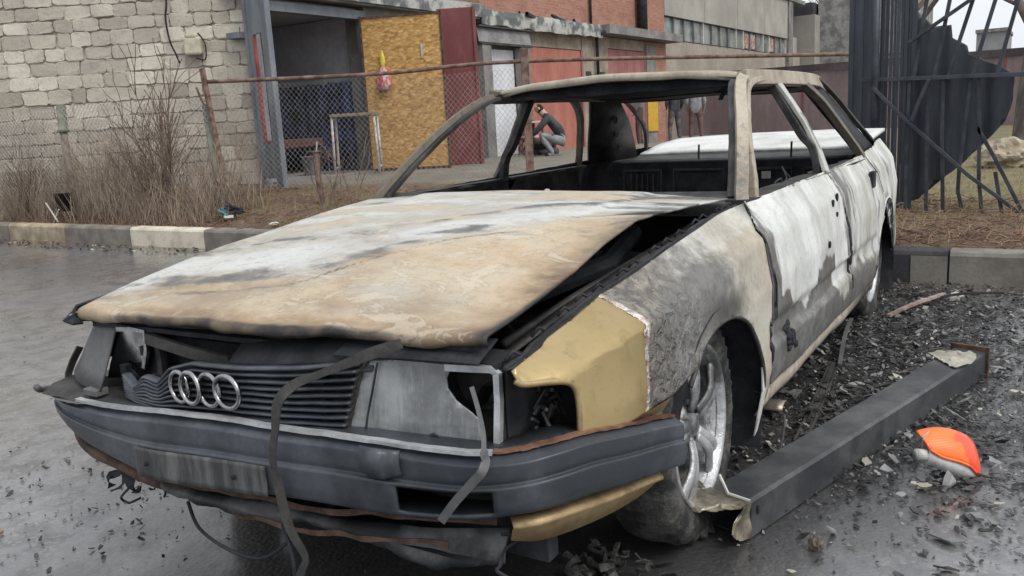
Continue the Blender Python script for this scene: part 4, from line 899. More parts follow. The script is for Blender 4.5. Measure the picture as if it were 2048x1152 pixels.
kerbs=[(-13.3,-12.05,'grey','grey kerb stone at the far left, first of the row'),(-12.05,-10.8,'yell','yellowed kerb stone near the left end of the row'),(-10.8,-9.58,'grey','worn grey kerb stone before the yellowish stained one'),(-9.58,-8.33,'yell','kerb stone with peeling yellowish white paint, left of the whitewashed one'),(-8.33,-7.05,'grey','bare grey kerb stone directly left of the whitewashed one'),
 (-7.05,-5.79,'white','whitewashed kerb stone, the brightest of the row'),(-5.79,-4.55,'grey','grey kerb stone directly right of the whitewashed one, running behind the bonnet'),(-.14,1.11,'soot','kerb stone behind the rear wheel, near black with a grey end'),(1.11,2.36,'grey','clean grey kerb stone at the right edge of the photo')]
for y0,y1,k,lab in kerbs:
    m=MB(); n_=14; rows=[]
    for i in range(n_+1):
        y=lerp(y0+.006,y1-.006,i/n_); j=.004*nz(y*5); 
        rows.append([(-3.575+j,y,-.05),(-3.575+j+.002*nz(y*20),y,.175),(-3.588+j,y,.196+.004*nz(y*9)),(-3.61,y,.203+.004*nz(y*7)),(-3.73,y,.203+.003*nz(y*6)),(-3.73,y,-.05)])
    m.grid(rows); m.f.append(tuple(range(6))); m.mi.append(0); m.f.append(tuple(n_*6+i for i in range(6))[::-1]); m.mi.append(0)
    o=m.build('kerb_stone',KM[k],None); tag(o,lab,'kerb stone','kerb stones along the road')
    if k=='soot':   # near-black tone ends before the stone does
        m=MB(); m.grid([[(-3.572,y,z) for y in (.90,1.0,1.104)] for z in (0.0,.09,.172)]); m.build('grey_end',KM['grey'],o)
# ---------------------------------------------------------------- stone wall building on the left
def stone_wall_mat():
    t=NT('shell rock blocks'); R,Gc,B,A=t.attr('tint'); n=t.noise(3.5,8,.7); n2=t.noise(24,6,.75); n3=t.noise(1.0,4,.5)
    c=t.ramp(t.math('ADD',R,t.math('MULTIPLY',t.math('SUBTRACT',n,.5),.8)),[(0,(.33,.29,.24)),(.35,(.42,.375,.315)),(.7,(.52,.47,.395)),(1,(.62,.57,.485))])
    c=t.mix(t.math('MULTIPLY',t.step(n2,.52,.72),.5),c,(.10,.085,.075)); c=t.mix(t.math('MULTIPLY',t.step(n3,.5,.7),.3),c,(.22,.21,.20))
    return t.fin(c,.95,0,t.bump(n2,.7,.02))
WO=Vector((-6.22,-7.72,0)); WE=Vector((.53,-.848,0)).normalized(); WN=Vector((.848,.53,0))
def wp(u,z,d=0): return tuple(WO+WE*u+WN*d+Vector((0,0,z)))
sb=thing('stone_building','building of pale irregular shell-rock blocks behind the dry weeds','building',tuple(WO))
m=MB()
for (u0,u1,z0,z1) in ((0,9,.1,3.9),): m.add([wp(u0,z0,-.03),wp(u1,z0,-.03),wp(u1,z1,-.03),wp(u0,z1,-.03),wp(u0,z0,-.5),wp(u1,z0,-.5),wp(u1,z1,-.5),wp(u0,z1,-.5)],[(0,1,2,3),(4,7,6,5),(0,3,7,4),(1,5,6,2),(3,2,6,7)])
o=m.build('mortar',simple('crumbling mortar',(.30,.265,.22),(.56,.51,.435),3,.95,0,.7,30,.02,lo=.38,hi=.55),None); o.parent=sb; o.matrix_parent_inverse=Matrix.Translation(-WO)
rnd=random.Random(4); m=MB(); tint=[]; z=.12; row=0
while z<3.8:
    h=rnd.uniform(.15,.20); u=-.0 if row%2 else -.0; first=True
    while u<8.8:
        w=rnd.uniform(.20,.40)*(.5 if (first and row%2) else 1); first=False
        g=.005; j=lambda a=.013:rnd.uniform(-a,a)
        c=[(u+g+j(),z+g+j(.012)),(u+w-g+j(),z+g+j(.012)),(u+w-g+j(),z+h-g+j(.012)),(u+g+j(),z+h-g+j(.012))]
        if u<.02: c[0]=(0,c[0][1]); c[3]=(0,c[3][1])
        d=rnd.uniform(-.010,.014); base=len(m.v)
        # rounded block: outer ring, inner proud face with irregular outline
        ring=[]; 
        for a in range(4):
            p,q=c[a],c[(a+1)%4]
            for t in (.12,.37,.63,.88): ring.append((lerp(p[0],q[0],t)+rnd.uniform(-.007,.007),lerp(p[1],q[1],t)+rnd.uniform(-.007,.007)))
        cu=sum(p[0] for p in ring)/16; cz=sum(p[1] for p in ring)/16
        L0=[wp(p[0],p[1],-.035) for p in ring]; L1=[wp(p[0],p[1],d-.010) for p in ring]; L2=[wp(cu+(p[0]-cu)*.955,cz+(p[1]-cz)*.92,d-.006+rnd.uniform(-.004,.004)) for p in ring]
        m.add(L0+L1+L2,[(a,(a+1)%16,16+(a+1)%16,16+a) for a in range(16)]+[(16+a,16+(a+1)%16,32+(a+1)%16,32+a) for a in range(16)]+[tuple(32+a for a in range(16))])
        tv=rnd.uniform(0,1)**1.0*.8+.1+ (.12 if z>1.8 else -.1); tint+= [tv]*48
        u+=w
    z+=h; row+=1
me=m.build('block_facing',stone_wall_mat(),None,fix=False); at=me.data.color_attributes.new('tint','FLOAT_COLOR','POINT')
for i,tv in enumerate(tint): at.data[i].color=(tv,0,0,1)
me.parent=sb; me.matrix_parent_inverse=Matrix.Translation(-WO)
GREYM=simple('weathered grey blue paint',(.135,.15,.175),(.225,.24,.26),4,.6,.1,.2,50,.003,stretch=(1,1,.4))
# electricity meter and cable on the wall
m=MB(); c=Vector(wp(.765,2.385,.06))
mt=thing('electric_meter','cream electricity meter box fixed to the stone wall under a black cable','meter',tuple(c))
def addto(par,name,mb,mat,**k):
    o=mb.build(name,mat,None,**k); o.parent=par; o.matrix_parent_inverse=Matrix.Translation(-par.location); return o
CREAM=simple('aged cream plastic',(.40,.37,.27),(.55,.52,.40),9,.5)
m=MB(); m.obox(c+Vector((0,0,-.02)),WE,WN,(0,0,1),.24,.12,.24); addto(mt,'meter_body',m,CREAM,bevel=.03)
m=MB(); m.obox(c+Vector((0,0,.11)),WE,WN,(0,0,1),.17,.13,.08); addto(mt,'meter_cap',m,CREAM,bevel=.03)
m=MB(); 
for du in (-.05,.03): m.lathe([(.0001,0),(.018,0),(.018,.07),(.0001,.07)],c+WE*du+Vector((0,0,.05)),'y',10)
addto(mt,'terminal',m,M['black'])
ca=thing('power_cable','black power cable hanging down the stone wall to the cream meter','cable',tuple(c))
m=MB(); m.tube(cr([wp(1.07,3.6,.03),wp(1.06,3.0,.04),wp(1.10,2.75,.05),wp(1.08,2.45,.05),wp(1.02,2.28,.06),wp(.98,2.15,.06)],6),.012,6); addto(ca,'cable_run',m,M['black'],smooth=True)
m=MB(); m.tube(cr([c+WE*-.08+Vector((0,0,.15)),c+WE*-.16+Vector((0,0,.0)),c+WE*-.14+Vector((0,0,-.2)),c+WE*-.02+Vector((0,0,-.18))],6),.009,6); addto(ca,'cable_loop',m,M['black'],smooth=True)
# ---------------------------------------------------------------- garage row, wall face on y=-7.6
def boxes(par,name,mat,L,**k):
    first=None
    inv=Matrix.Translation(-par.location)
    for b in L:
        m=MB(); m.box(*b); o=m.build(name,mat,None,**k); o.parent=par; o.matrix_parent_inverse=inv; first=first or o
    return first
PLAST=simple('dirty grey render',(.15,.145,.14),(.27,.26,.245),2.5,.95,0,.5,30,.01); TANR=simple('stained tan masonry',(.23,.185,.145),(.36,.31,.25),3,.95,0,.5,30,.01)
PAN0=simple('whitish plaster',(.40,.40,.42),(.5,.5,.52),2,.95); PEEL=simple('peeling pale fascia',(.12,.13,.13),(.45,.45,.42),3,.9,0,.5,20,.01,lo=.42,hi=.58)
g1=thing('open_garage','grey garage standing open with a dim cluttered interior','garage',(-7.4,-7.6,.4))
boxes(g1,'wall',PLAST,[(-6.34,-6.24,-12.6,-8.3,.2,3.3),(-11.55,-8.45,-8.0,-7.60,.2,3.12),(-11.2,-11.0,-12.6,-7.65,.2,3.0),(-11.2,-6.2,-12.8,-12.6,.2,3.2)])
boxes(g1,'lintel',GREYM,[(-8.45,-6.20,-7.75,-7.57,2.80,2.93),(-8.46,-8.36,-7.70,-7.56,.35,2.80)])
boxes(g1,'roof',PLAST,[(-11.6,-6.0,-12.9,-7.45,3.0,3.28)])
boxes(g1,'roof_edge',PEEL,[(-11.6,-6.05,-7.452,-7.40,3.03,3.25)])
boxes(g1,'ceiling',PAN0,[(-11,-6.21,-12.6,-7.76,2.93,2.99)])
boxes(g1,'floor',PLAST,[(-11,-6.21,-12.6,-7.5,.36,.475)])
DG=simple('dim blue grey render',(.52,.52,.57),(.64,.64,.68),2,.95); boxes(g1,'interior_wall',DG,[(-10.98,-6.21,-10.2,-10.1,.4,2.92),(-8.72,-8.66,-10.1,-7.8,.47,2.92)])
# things inside
BL=simple('dusty blue tarpaulin',(.012,.018,.045),(.03,.055,.15),4,.8,0,.6,12,.02)
tp=thing('blue_tarpaulin','dark blue tarpaulin hung inside the open garage','tarpaulin',(-7.6,-9.6,.47))
m=MB(); m.grid([[((lerp(-6.4,-8.40,i/20) if i<=20 else -8.45+.05*sin(i*1.9)),(-9.6+.09*sin(i*1.3)+.05*nz(i*.7,z*2) if i<=20 else lerp(-9.55,-7.95,(i-20)/20)),z+.03*nz(i*.5)) for z in (.5,.9,1.3,1.7,1.90)] for i in range(41)]); o=m.build('sheet',BL,None,smooth=True,solid=.01); o.parent=tp; o.matrix_parent_inverse=Matrix.Translation(-tp.location)
rb=thing('red_workbench','low red workbench inside the open garage','workbench',(-7.7,-8.95,.47))
RED=simple('worn red paint',(.20,.03,.025),(.32,.07,.05),5,.6,0,.3)
boxes(rb,'bench_top',simple('dull red plank',(.08,.035,.03),(.16,.07,.06),5,.7),[(-8.5,-6.9,-9.2,-8.7,.90,1.03)]); 
for x in (-8.4,-7.0): 
    for y in (-9.12,-8.78): boxes(rb,'leg',M['sootgrey'],[(x-.03,x+.03,y-.03,y+.03,.475,.93)])
bx=thing('pale_cardboard_box','pale cardboard box standing in the garage behind the gate leaf','box',(-6.8,-8.75,1.03)); boxes(bx,'carton',simple('pale card',(.35,.36,.38),(.5,.5,.52),6,.9),[(-7.0,-6.6,-8.9,-8.6,1.2,1.42)],bevel=.01); boxes(bx,'carton_base',simple('brown card',(.14,.10,.07),(.22,.17,.12),6,.9),[(-7.05,-6.55,-8.95,-8.55,1.03,1.2)],bevel=.01)
bk=thing('metal_bucket','dented grey metal bucket on the garage floor','bucket',(-7.45,-8.05,.475))
m=MB(); m.lathe([(.0001,0),(.105,0),(.115,.02),(.15,.28),(.158,.285),(.150,.29),(.14,.28),(.108,.03),(.0001,.025)],(0,0,0),'z',20); o=m.build('pail',simple('zinc',(.16,.18,.19),(.30,.32,.33),6,.5,.5),bk,smooth=True)
m=MB(); m.tube([(.155*cos(a),.03,.28+.10*sin(a)) for a in [pi*i/12 for i in range(13)]],.004,5); m.build('handle',M['sootgrey'],bk)
ct=thing('hanging_coat','dark coat hanging on the back wall of the garage','coat',(-7.75,-9.98,1.85))
m=MB(); m.lathe([(.02,.5),(.12,.45),(.22,.36),(.20,.1),(.24,-.3),(.22,-.32)],(0,0,0),'z',14); m.v=[(v[0],v[1]*.4,v[2]) for v in m.v]; m.build('coat_body',M['sootgrey'],ct,smooth=True)
# gate leaf and post
gh=thing('gate_leaf','grey-blue steel gate leaf with a cut-out window opening edged in red, swung towards the road','gate',(-6.02,-7.52,.45))
H=Vector((-6.02,-7.52,0)); E2=Vector((-5.72,-6.80,0)); eu=(E2-H).normalized(); wl=(E2-H).length; en=Vector((eu.y,-eu.x,0))
def leaf(name,L,mat,t=.04,off=0):
    m=MB()
    for u0,u1,z0,z1 in L: m.obox(H+eu*(u0+u1)/2+en*off+Vector((0,0,(z0+z1)/2)),eu,en,(0,0,1),u1-u0,t,z1-z0)
    return addto(gh,name,m,mat,bevel=.004)
leaf('panel',[(0,.20,.55,2.95),(.20,wl-.22,.55,1.02),(.20,wl-.22,2.42,2.95)],GREYM,.03); leaf('edge_stile',[(wl-.22,wl,.42,2.95)],GREYM,.07)
leaf('red_opening_trim',[(.20,.235,1.02,2.42),(.235,wl-.22,1.02,1.05)],RED,.04,.004)
leaf('hinge_stile',[(-.05,.02,.50,2.95)],GREYM,.08)
gp=thing('gate_post','grey steel gate post with a welded bracket at the wall corner','post',(-6.2,-7.66,.4)); boxes(gp,'post_shaft',GREYM,[(-6.27,-6.13,-7.68,-7.58,.4,3.0)],bevel=.005); boxes(gp,'bracket',GREYM,[(-6.16,-5.98,-7.92,-7.66,2.42,2.50)],bevel=.005)
# OSB leaf
def osb_mat():
    t=NT('oriented strand board'); v=t.n('ShaderNodeTexVoronoi'); mp=t.n('ShaderNodeMapping'); t.l(t.tc,mp.inputs[0]); mp.inputs[3].default_value=(10,10,22); mp.inputs[2].default_value=(.5,.3,.4)
    nn=t.noise(3,3,out='Color'); ad=t.n('ShaderNodeVectorMath',operation='ADD'); t.l(mp.outputs[0],ad.inputs[0]); t.l(nn,ad.inputs[1]); t.l(ad.outputs[0],v.inputs['Vector']); v.inputs['Scale'].default_value=1.6
    sp=t.n('ShaderNodeSeparateColor'); t.l(v.outputs['Color'],sp.inputs[0])
    c=t.ramp(sp.outputs[0],[(0,(.30,.16,.05)),(.2,(.42,.24,.075)),(.6,(.50,.29,.095)),(1,(.62,.40,.17))]); c=t.mix(t.math('MULTIPLY',t.step(v.outputs['Distance'],.55,.8),.5),c,(.22,.11,.035))
    return t.fin(c,.8,0,t.bump(sp.outputs[0],.2,.003))
H2=Vector((-8.28,-7.52,0)); E3=Vector((-8.74,-6.36,0)); e3=(E3-H2).normalized(); n3_=Vector((-e3.y,e3.x,0)); w3=(E3-H2).length
ob=thing('osb_door','open garage door leaf faced with orange-brown strand board','door',tuple(H2))
def l3(name,L,mat,t,off=0,**k):
    m=MB()
    for u0,u1,z0,z1 in L: m.obox(H2+e3*(u0+u1)/2+n3_*off+Vector((0,0,(z0+z1)/2)),e3,n3_,(0,0,1),u1-u0,t,z1-z0)
    return addto(ob,name,m,mat,**k)
l3('board',[(0,w3,.50,2.79)],osb_mat(),.02); l3('steel_frame',[(-.03,0,.48,2.83),(w3,w3+.03,.46,2.83),(0,w3,2.79,2.82),(0,w3,.455,.495)],M['rust'],.05); 
l3('door_handle',[(w3*.745,w3*.765,2.15,2.36)],M['steelw'],.03,-.02); l3('door_handle',[(w3*.745,w3*.765,2.15,2.36)],M['steelw'],.03,.02)
bg_=thing('plastic_bag','red and white plastic bag with a yellow knot hung on the strand board door','bag',(-8.28,-7.22,1.75))
cb=H2+e3*.30+Vector((0,0,1.90)); sgn=1
for sg in (1,):
    m=MB(); rows=[]
    for r,z in ((.0,-.20),(.10,-.19),(.125,-.10),(.105,.0),(.06,.10),(.03,.16)): rows.append([tuple(cb+e3*(r*cos(a))+Vector((.848,.53,0))*(.07+r*.5*sin(a))+Vector((0,0,z+.012*nz(a*2,z*20)))) for a in [2*pi*i/16 for i in range(16)]])
    m.grid(rows,True); addto(bg_,'bag_body',m,simple('red white film',(.55,.10,.10),(.70,.55,.55),14,.4,0,.5,40,.01,lo=.45,hi=.55,stretch=(1,1,.4)),smooth=True)
    m=MB(); rows=[]
    for r,z in ((.03,.16),(.05,.24),(.035,.32),(.012,.40)): rows.append([tuple(cb+e3*(r*cos(a))+Vector((.848,.53,0))*(.07+r*.6*sin(a))+Vector((0,0,z))) for a in [2*pi*i/10 for i in range(10)]])
    m.grid(rows,True); addto(bg_,'yellow_knot',m,simple('yellow film',(.60,.50,.05),(.72,.62,.10),10,.4),smooth=True)
# red steel leaf
DR=simple('faded dark red paint',(.16,.042,.046),(.25,.08,.08),3,.65,.05,.3,40,.004,stretch=(1,1,.4)); RS=simple('salmon red door paint',(.34,.115,.085),(.42,.165,.125),2.5,.75,0,.3,30,.004,stretch=(1,1,.4)); RP=simple('dull pink red door paint',(.27,.10,.10),(.35,.15,.145),2.5,.75,0,.3,30,.004,stretch=(1,1,.3))
rl=thing('red_gate_leaf','dark red steel gate leaf standing open beside the strand board door','gate',(-9.45,-6.75,.4))
m=MB(); m.obox((-9.55,-6.62,1.68),Vector((-.50,.86,0)).normalized(),Vector((.86,.50,0)).normalized(),(0,0,1),.62,.03,2.55); addto(rl,'sheet',m,DR,bevel=.004)
m=MB(); m.obox((-9.68,-6.36,1.68),Vector((-.50,.86,0)).normalized(),Vector((.86,.50,0)).normalized(),(0,0,1),.05,.06,2.58); addto(rl,'edge_tube',m,DR,bevel=.004)
# stool
st=thing('work_stool','tall steel-legged stool with a worn wooden top in front of the strand board door','stool',(-7.78,-7.33,.5))
sx_=Vector((-.53,.848,0)); sy_=Vector((-.848,-.53,0)); so_=Vector((-7.80,-7.40,0))
m=MB(); m.obox(so_+Vector((0,0,1.35)),sx_,sy_,(0,0,1),.70,.36,.045); addto(st,'seat',m,simple('worn plank',(.16,.12,.085),(.28,.22,.16),8,.85,stretch=(3,1,1)),bevel=.006)
WL=simple('dirty white steel',(.42,.38,.36),(.66,.62,.60),8,.6,0,.3)
for a,b in ((-.32,-.14),(.32,-.14),(-.32,.14),(.32,.14)):
    p=so_+sx_*a+sy_*b; q=so_+sx_*(a*1.06)+sy_*(b*1.1)
    m=MB(); m.tube([(p.x,p.y,1.33),(q.x,q.y,.46)],.020,8); addto(st,'leg',m,WL,smooth=True)
m=MB()
for s_ in (-.32,.32):
    m.tube([so_+sx_*s_+sy_*-.14+Vector((0,0,1.30)),so_+sx_*s_+sy_*.14+Vector((0,0,1.30))],.016,6); m.tube([so_+sx_*s_*1.05+sy_*-.15+Vector((0,0,.56)),so_+sx_*s_*1.05+sy_*.15+Vector((0,0,.56))],.016,6)
addto(st,'rail',m,WL)
# brick garages
def brick_mat(name,c1,c2,mortar,scale=1,rot=0):
    t=NT(name); b=t.n('ShaderNodeTexBrick'); mp=t.n('ShaderNodeMapping'); t.l(t.tc,mp.inputs[0]); mp.inputs[2].default_value=(RAD(90),0,rot); t.l(mp.outputs[0],b.inputs['Vector'])
    b.inputs['Scale'].default_value=1; b.inputs['Brick Width'].default_value=.25*scale; b.inputs['Row Height'].default_value=.075*scale; b.inputs['Mortar Size'].default_value=.010; b.inputs['Bias'].default_value=-.2
    t.put(b.inputs['Color1'],c1); t.put(b.inputs['Color2'],c2); t.put(b.inputs['Mortar'],mortar)
    n=t.noise(12,6,.75); n2=t.noise(1.4,5,.6); c=t.mix(t.math('MULTIPLY',t.step(n,.5,.65),.45),b.outputs['Color'],tuple(min(1,x*1.35) for x in c2)); c=t.mix(t.math('MULTIPLY',t.step(n2,.45,.7),.4),c,tuple(x*.55 for x in c1))
    return t.fin(c,.95,0,t.bump(t.math('ADD',b.outputs['Fac'],n),.4,.01))
BR=brick_mat('orange red brick',(.32,.125,.085),(.42,.20,.14),(.26,.21,.17))
g2=thing('brick_garages','row of low brick garages with salmon and dull red doors under a concrete slab roof','garage',(-14.5,-7.6,.4))
boxes(g2,'wall',TANR,[(-13.42,-13.18,-8.1,-7.6,.2,2.95),(-17.25,-15.88,-8.1,-7.6,.2,2.98),(-15.88,-13.42,-8.1,-7.62,2.62,2.95),(-19.50,-17.25,-8.1,-7.62,2.72,2.98),(-13.2,-11.6,-13,-12.9,.2,2.9),(-21,-13,-13,-12.8,.2,3.0)])
boxes(g2,'end_wall',BR,[(-21.0,-19.50,-8.1,-7.6,.2,2.98)])
boxes(g2,'grey_pier',PLAST,[(-20.15,-19.55,-7.598,-7.56,.3,2.9)])
o=boxes(g2,'garage_door',RS,[(-15.86,-13.44,-7.66,-7.61,.35,2.60)]); tag(o,'salmon red garage door')
boxes(o,'door_frame',RP,[(-15.88,-15.80,-7.608,-7.585,.35,2.62),(-13.50,-13.42,-7.608,-7.585,.35,2.62)]); boxes(o,'door_handle',M['rust'],[(-15.70,-15.64,-7.60,-7.56,1.2,1.45)])
for x0,x1 in ((-19.48,-18.38),(-18.36,-17.27)):
    o=boxes(g2,'garage_door_leaf',RP,[(x0,x1,-7.66,-7.61,.35,2.70)])
boxes(g2,'roof_slab',PLAST,[(-21.3,-16.55,-12.9,-7.20,3.00,3.20)]); boxes(g2,'roof',PLAST,[(-16.55,-11.55,-12.9,-7.50,2.95,3.12)])
m=MB(); rows=[]
for i in range(41):
    x=lerp(-16.6,-11.5,i/40); rows.append([(x,-7.44,3.18+.02*nz(x*2)),(x,-7.42,3.08),(x,-7.43,2.93+.05*nz(x*3)-.02)])
m.grid(rows); addto(g2,'peeling_fascia',m,PEEL,solid=.03)
m=MB(); m.tube([(-16.50,-7.50,.4),(-16.50,-7.52,2.9),(-16.5,-7.3,3.05)],.04,8); addto(g2,'downpipe',m,M['soot'],smooth=True)
for x in (-16.9,-16.15): boxes(g2,'wall_vent',M['sootgrey'],[(x-.12,x+.12,-7.598,-7.58,1.9,2.15)])
# rubble on the garage roofs
m=MB()
for i in range(90): 
    x=random.uniform(-16.4,-8.5); y=random.uniform(-8.6,-7.5); m.tube([(x,y,3.13 if x<-11.6 else 3.28),(x+random.uniform(-.5,.5),y+random.uniform(-.2,.2),3.18+random.uniform(0,.14)),(x+random.uniform(-.6,.6),y,3.14)],.02+random.random()*.03,5)
tag(m.build('roof_rubbish',M['sootgrey'],None),'tangle of dark branches and rubbish heaped on the low garage roofs','rubbish')
# shed with corrugated canopy
sh=thing('garden_shed','narrow entrance porch with a corrugated canopy and a white door','porch',(-12.3,-7.5,.4))
CORR=simple('grey corrugated sheet',(.17,.165,.17),(.27,.26,.26),4,.6,.3)
m=MB(); m.grid([[(lerp(-13.30,-11.40,i/60),-7.48+.025*(i%2),2.86),(lerp(-13.30,-11.40,i/60),-7.44+.025*(i%2),2.60)] for i in range(61)]); addto(sh,'canopy',m,CORR,solid=.004)
boxes(sh,'canopy_frame',M['sootgrey'],[(-13.31,-11.39,-7.47,-7.40,2.865,2.90),(-13.31,-11.39,-7.46,-7.40,2.555,2.595)])
boxes(sh,'porch_post',PLAST,[(-11.78,-11.48,-7.6,-7.42,.35,2.55),(-13.20,-12.90,-7.6,-7.42,.35,2.55)])
o=boxes(sh,'white_door',simple('white door paint',(.62,.64,.68),(.74,.75,.79),4,.6),[(-12.88,-11.90,-7.66,-7.62,.45,2.5)]); boxes(o,'door_frame',RED,[(-11.90,-11.80,-7.65,-7.55,.42,2.58)]); boxes(o,'middle_rail',M['sootgrey'],[(-12.88,-11.90,-7.618,-7.60,1.50,1.56)])
boxes(sh,'porch_wall',PLAST,[(-11.50,-11.38,-8.2,-7.60,.3,2.9),(-13.3,-11.4,-7.9,-7.68,.3,2.9)])
ch=thing('red_shelf_rack','small red rack with pale shelves in front of the white porch door','rack',(-12.4,-7.1,.45))
for x in (-12.75,-12.25):
    for y in (-7.15,-6.95): boxes(ch,'upright',DR,[(x-.02,x+.02,y-.02,y+.02,.43,1.12)])
for z in (.78,1.06): boxes(ch,'shelf',simple('pale pink board',(.45,.33,.33),(.55,.42,.42),5,.8),[(-12.78,-12.22,-7.17,-6.93,z,z+.035)])
boxes(ch,'back_panel',DR,[(-12.77,-12.23,-7.19,-7.175,.5,1.1)])
ty=thing('stacked_tyres','two old black tyres lying in front of the porch','tyre',(-12.3,-6.9,.43))
for k in range(2):
    m=MB(); m.lathe([(.17,-.07),(.24,-.09),(.29,-.05),(.30,0),(.29,.05),(.24,.09),(.17,.07)],(-12.35+.05*k,-6.72,.50+.17*k-.0),'z',28); addto(ty,'tyre_ring',m,M['tyre'],smooth=True)
# brick upper storey behind
bu=thing('brick_building','orange brick upper storey rising behind the garages','building',(-20,-9.6,3))
boxes(bu,'wall',BR,[(-25.7,-14.6,-14,-9.5,2.0,6.2)]); boxes(bu,'parapet',PLAST,[(-25.8,-14.5,-14.1,-9.42,6.2,6.4)])
m=MB(); m.tube([(-23.4,-9.30,3.2),(-23.4,-9.30,6.3)],.16,12); addto(bu,'black_pipe',m,M['soot'],smooth=True); boxes(bu,'pilaster',BR,[(-24.6,-23.8,-9.498,-9.36,2.5,6.2)])
m=MB(); m.tube([(-20.1,-9.44,3.0),(-20.1,-9.44,6.3)],.04,6); addto(bu,'thin_downpipe',m,M['soot'],smooth=True)
# panel building with ribbon windows
PAN=simple('grey cream concrete panel',(.30,.285,.26),(.40,.385,.35),.7,.9,0,.3,20,.01)
pb=thing('panel_workshop','long pale concrete workshop with a ribbon of dirty windows','building',(-34,-9.6,2))
boxes(pb,'base_wall',simple('tan lower wall',(.28,.24,.20),(.36,.32,.27),1.2,.9),[(-44.7,-25.72,-14.2,-9.62,0,3.52)])
for i in range(4):
    x0=-25.75-4.0*i; boxes(pb,'wall_panel',PAN,[(x0-3.96,x0,-14.1,-9.5,4.30,6.1+.0*i)])
boxes(pb,'core_wall',PAN,[(-44.6,-25.75,-14.05,-9.75,3.4,4.5)]); boxes(pb,'roof_edge',PLAST,[(-44.8,-25.7,-14.3,-9.4,6.1,6.28)])
boxes(pb,'corner_pier',PLAST,[(-42.6,-41.78,-14.2,-9.45,0,6.1)])
GL=simple('grimy window glass',(.13,.16,.155),(.26,.29,.27),1.6,.25,0,.05,lo=.4,hi=.6); FRW=simple('flaking white frame',(.42,.40,.37),(.62,.60,.57),4,.8)
for i in range(16):
    x0=-25.82-.995*i; w=boxes(pb,'window',GL,[(x0-.90,x0,-9.66,-9.64,3.56,4.27)]); 
    boxes(w,'window_frame',FRW if i in (3,7,8,11,12,15) else PLAST,[(x0-.99,x0-.90,-9.67,-9.56,3.54,4.29)])
    if i in (9,10,13): boxes(w,'stuffed_sheet',simple('rag filling %d'%i,(.25,.10,.07),(.5,.45,.4),6,.9),[(x0-.8,x0-.1,-9.638,-9.60,3.6,4.2)])
eb=thing('end_block','pale end block adjoining the long workshop','building',(-45,-9.6,2)); boxes(eb,'wall',PAN,[(-50,-44.8,-14,-8.9,0,5.6)]); boxes(eb,'roof_shed',simple('dark slate shed',(.03,.03,.04),(.06,.06,.075),2,.8),[(-49.8,-45.2,-13,-9.1,5.6,6.25)])
# tall grey stone building
TS=simple('mottled grey rubble stone',(.17,.165,.16),(.33,.32,.31),2.2,.95,0,.8,7,.05,lo=.4,hi=.6)
ts=thing('tall_stone_building','tall grey rubble stone building beyond the workshop','building',(-47,-7,0)); boxes(ts,'wall',TS,[(-56,-46,-9.0,-4.6,0,14)]); boxes(ts,'cornice',PLAST,[(-56.2,-45.9,-9.1,-4.5,14,14.4)])
# red boundary wall
RW=simple('sooty maroon sheet wall',(.17,.125,.13),(.25,.185,.19),.8,.8,.1,.3,9,.01,stretch=(1,1,.4)); 
rw_=thing('maroon_boundary_wall','long maroon sheet-metal boundary wall behind the parked wreck','fence',(-27,-6,0))
m=MB(); m.grid([[(-27,y+0*z,z) for z in (-.1,.5,1.2,2.12)] for y in [lerp(-11.2,3.2,i/60) for i in range(61)]]); addto(rw_,'sheet',m,RW,solid=.03)
for i in range(8): boxes(rw_,'sheet_joint',DR,[(-26.985,-26.95,-11.0+1.9*i,-10.94+1.9*i,-.1,2.16)])
boxes(rw_,'top_course',simple('smoke dark coping',(.05,.04,.045),(.09,.075,.08),2,.9),[(-27.1,-26.93,-11.2,3.2,2.13,2.35)])
# ---------------------------------------------------------------- chain-link fence across the yard
FA=Vector((-4.93,-7.16,0)); FB=Vector((-7.13,-3.93,0)); FC=Vector((-9.45,-.52,0)); FL=Vector((-4.40,-9.42,0)); FLL=Vector((-4.05,-11.2,0))
GALV2=simple('pale galvanised wire',(.36,.34,.31),(.52,.50,.46),6,.6,.1); GALV=simple('dull galvanised wire',(.26,.25,.24),(.42,.41,.40),6,.6,.3); RUSTP=simple('rusty pipe',(.10,.06,.045),(.24,.16,.13),9,.85,.1,.5,60,.004)
LICH=simple('lichen green post paint',(.15,.17,.13),(.27,.29,.23),7,.85,0,.5,50,.005)
fe=thing('chain_link_fence','sagging chain-link fence with a rusty top pipe in front of the garages','fence',(-6,-5.5,.3))
def mesh_wire(A,B,zb,zt,pitch=.062,r=.0019,vb=None,keep=lambda u,z:True,slope_main=True):
    m=MB(); d=(B-A); L=d.length; d.normalize(); nn=Vector((-d.y,d.x,0)); n=int(L/pitch)
    for i in range(n):
        for dirn in (1,-1):
            pts=[]; u=i*pitch; z=zt(u); k=0
            # diagonal wires running down the mesh
            while z>zb(u) and 0<=u<=L:
                pts.append(A+d*u+Vector((0,0,z+.006*nz(u*3,z*3)))+nn*(.004*(k%2)+.02*nz(u*1.1,z*1.3)))
                u+=dirn*pitch/2*1.0; z-=pitch*.62; k+=1
            if len(pts)>1: m.tube(pts,r,3,caps=False)
    # wires starting from the side edges
    H=zt(0)-zb(0); q=int(H/(pitch*.62)/2)
    for side,u0,dirn in ((0,0,1),(1,L,-1)):
        for j in range(1,q):
            z=zt(u0)-j*pitch*1.24; u=u0; pts=[]; k=0
            while z>zb(u) and 0<=u<=L:
                pts.append(A+d*u+Vector((0,0,z))+nn*(.004*(k%2)+.02*nz(u*1.1,z*1.3))); u+=dirn*pitch/2; z-=pitch*.62; k+=1
            if len(pts)>1: m.tube(pts,r,3,caps=False)
    return m
L1=(FB-FA).length
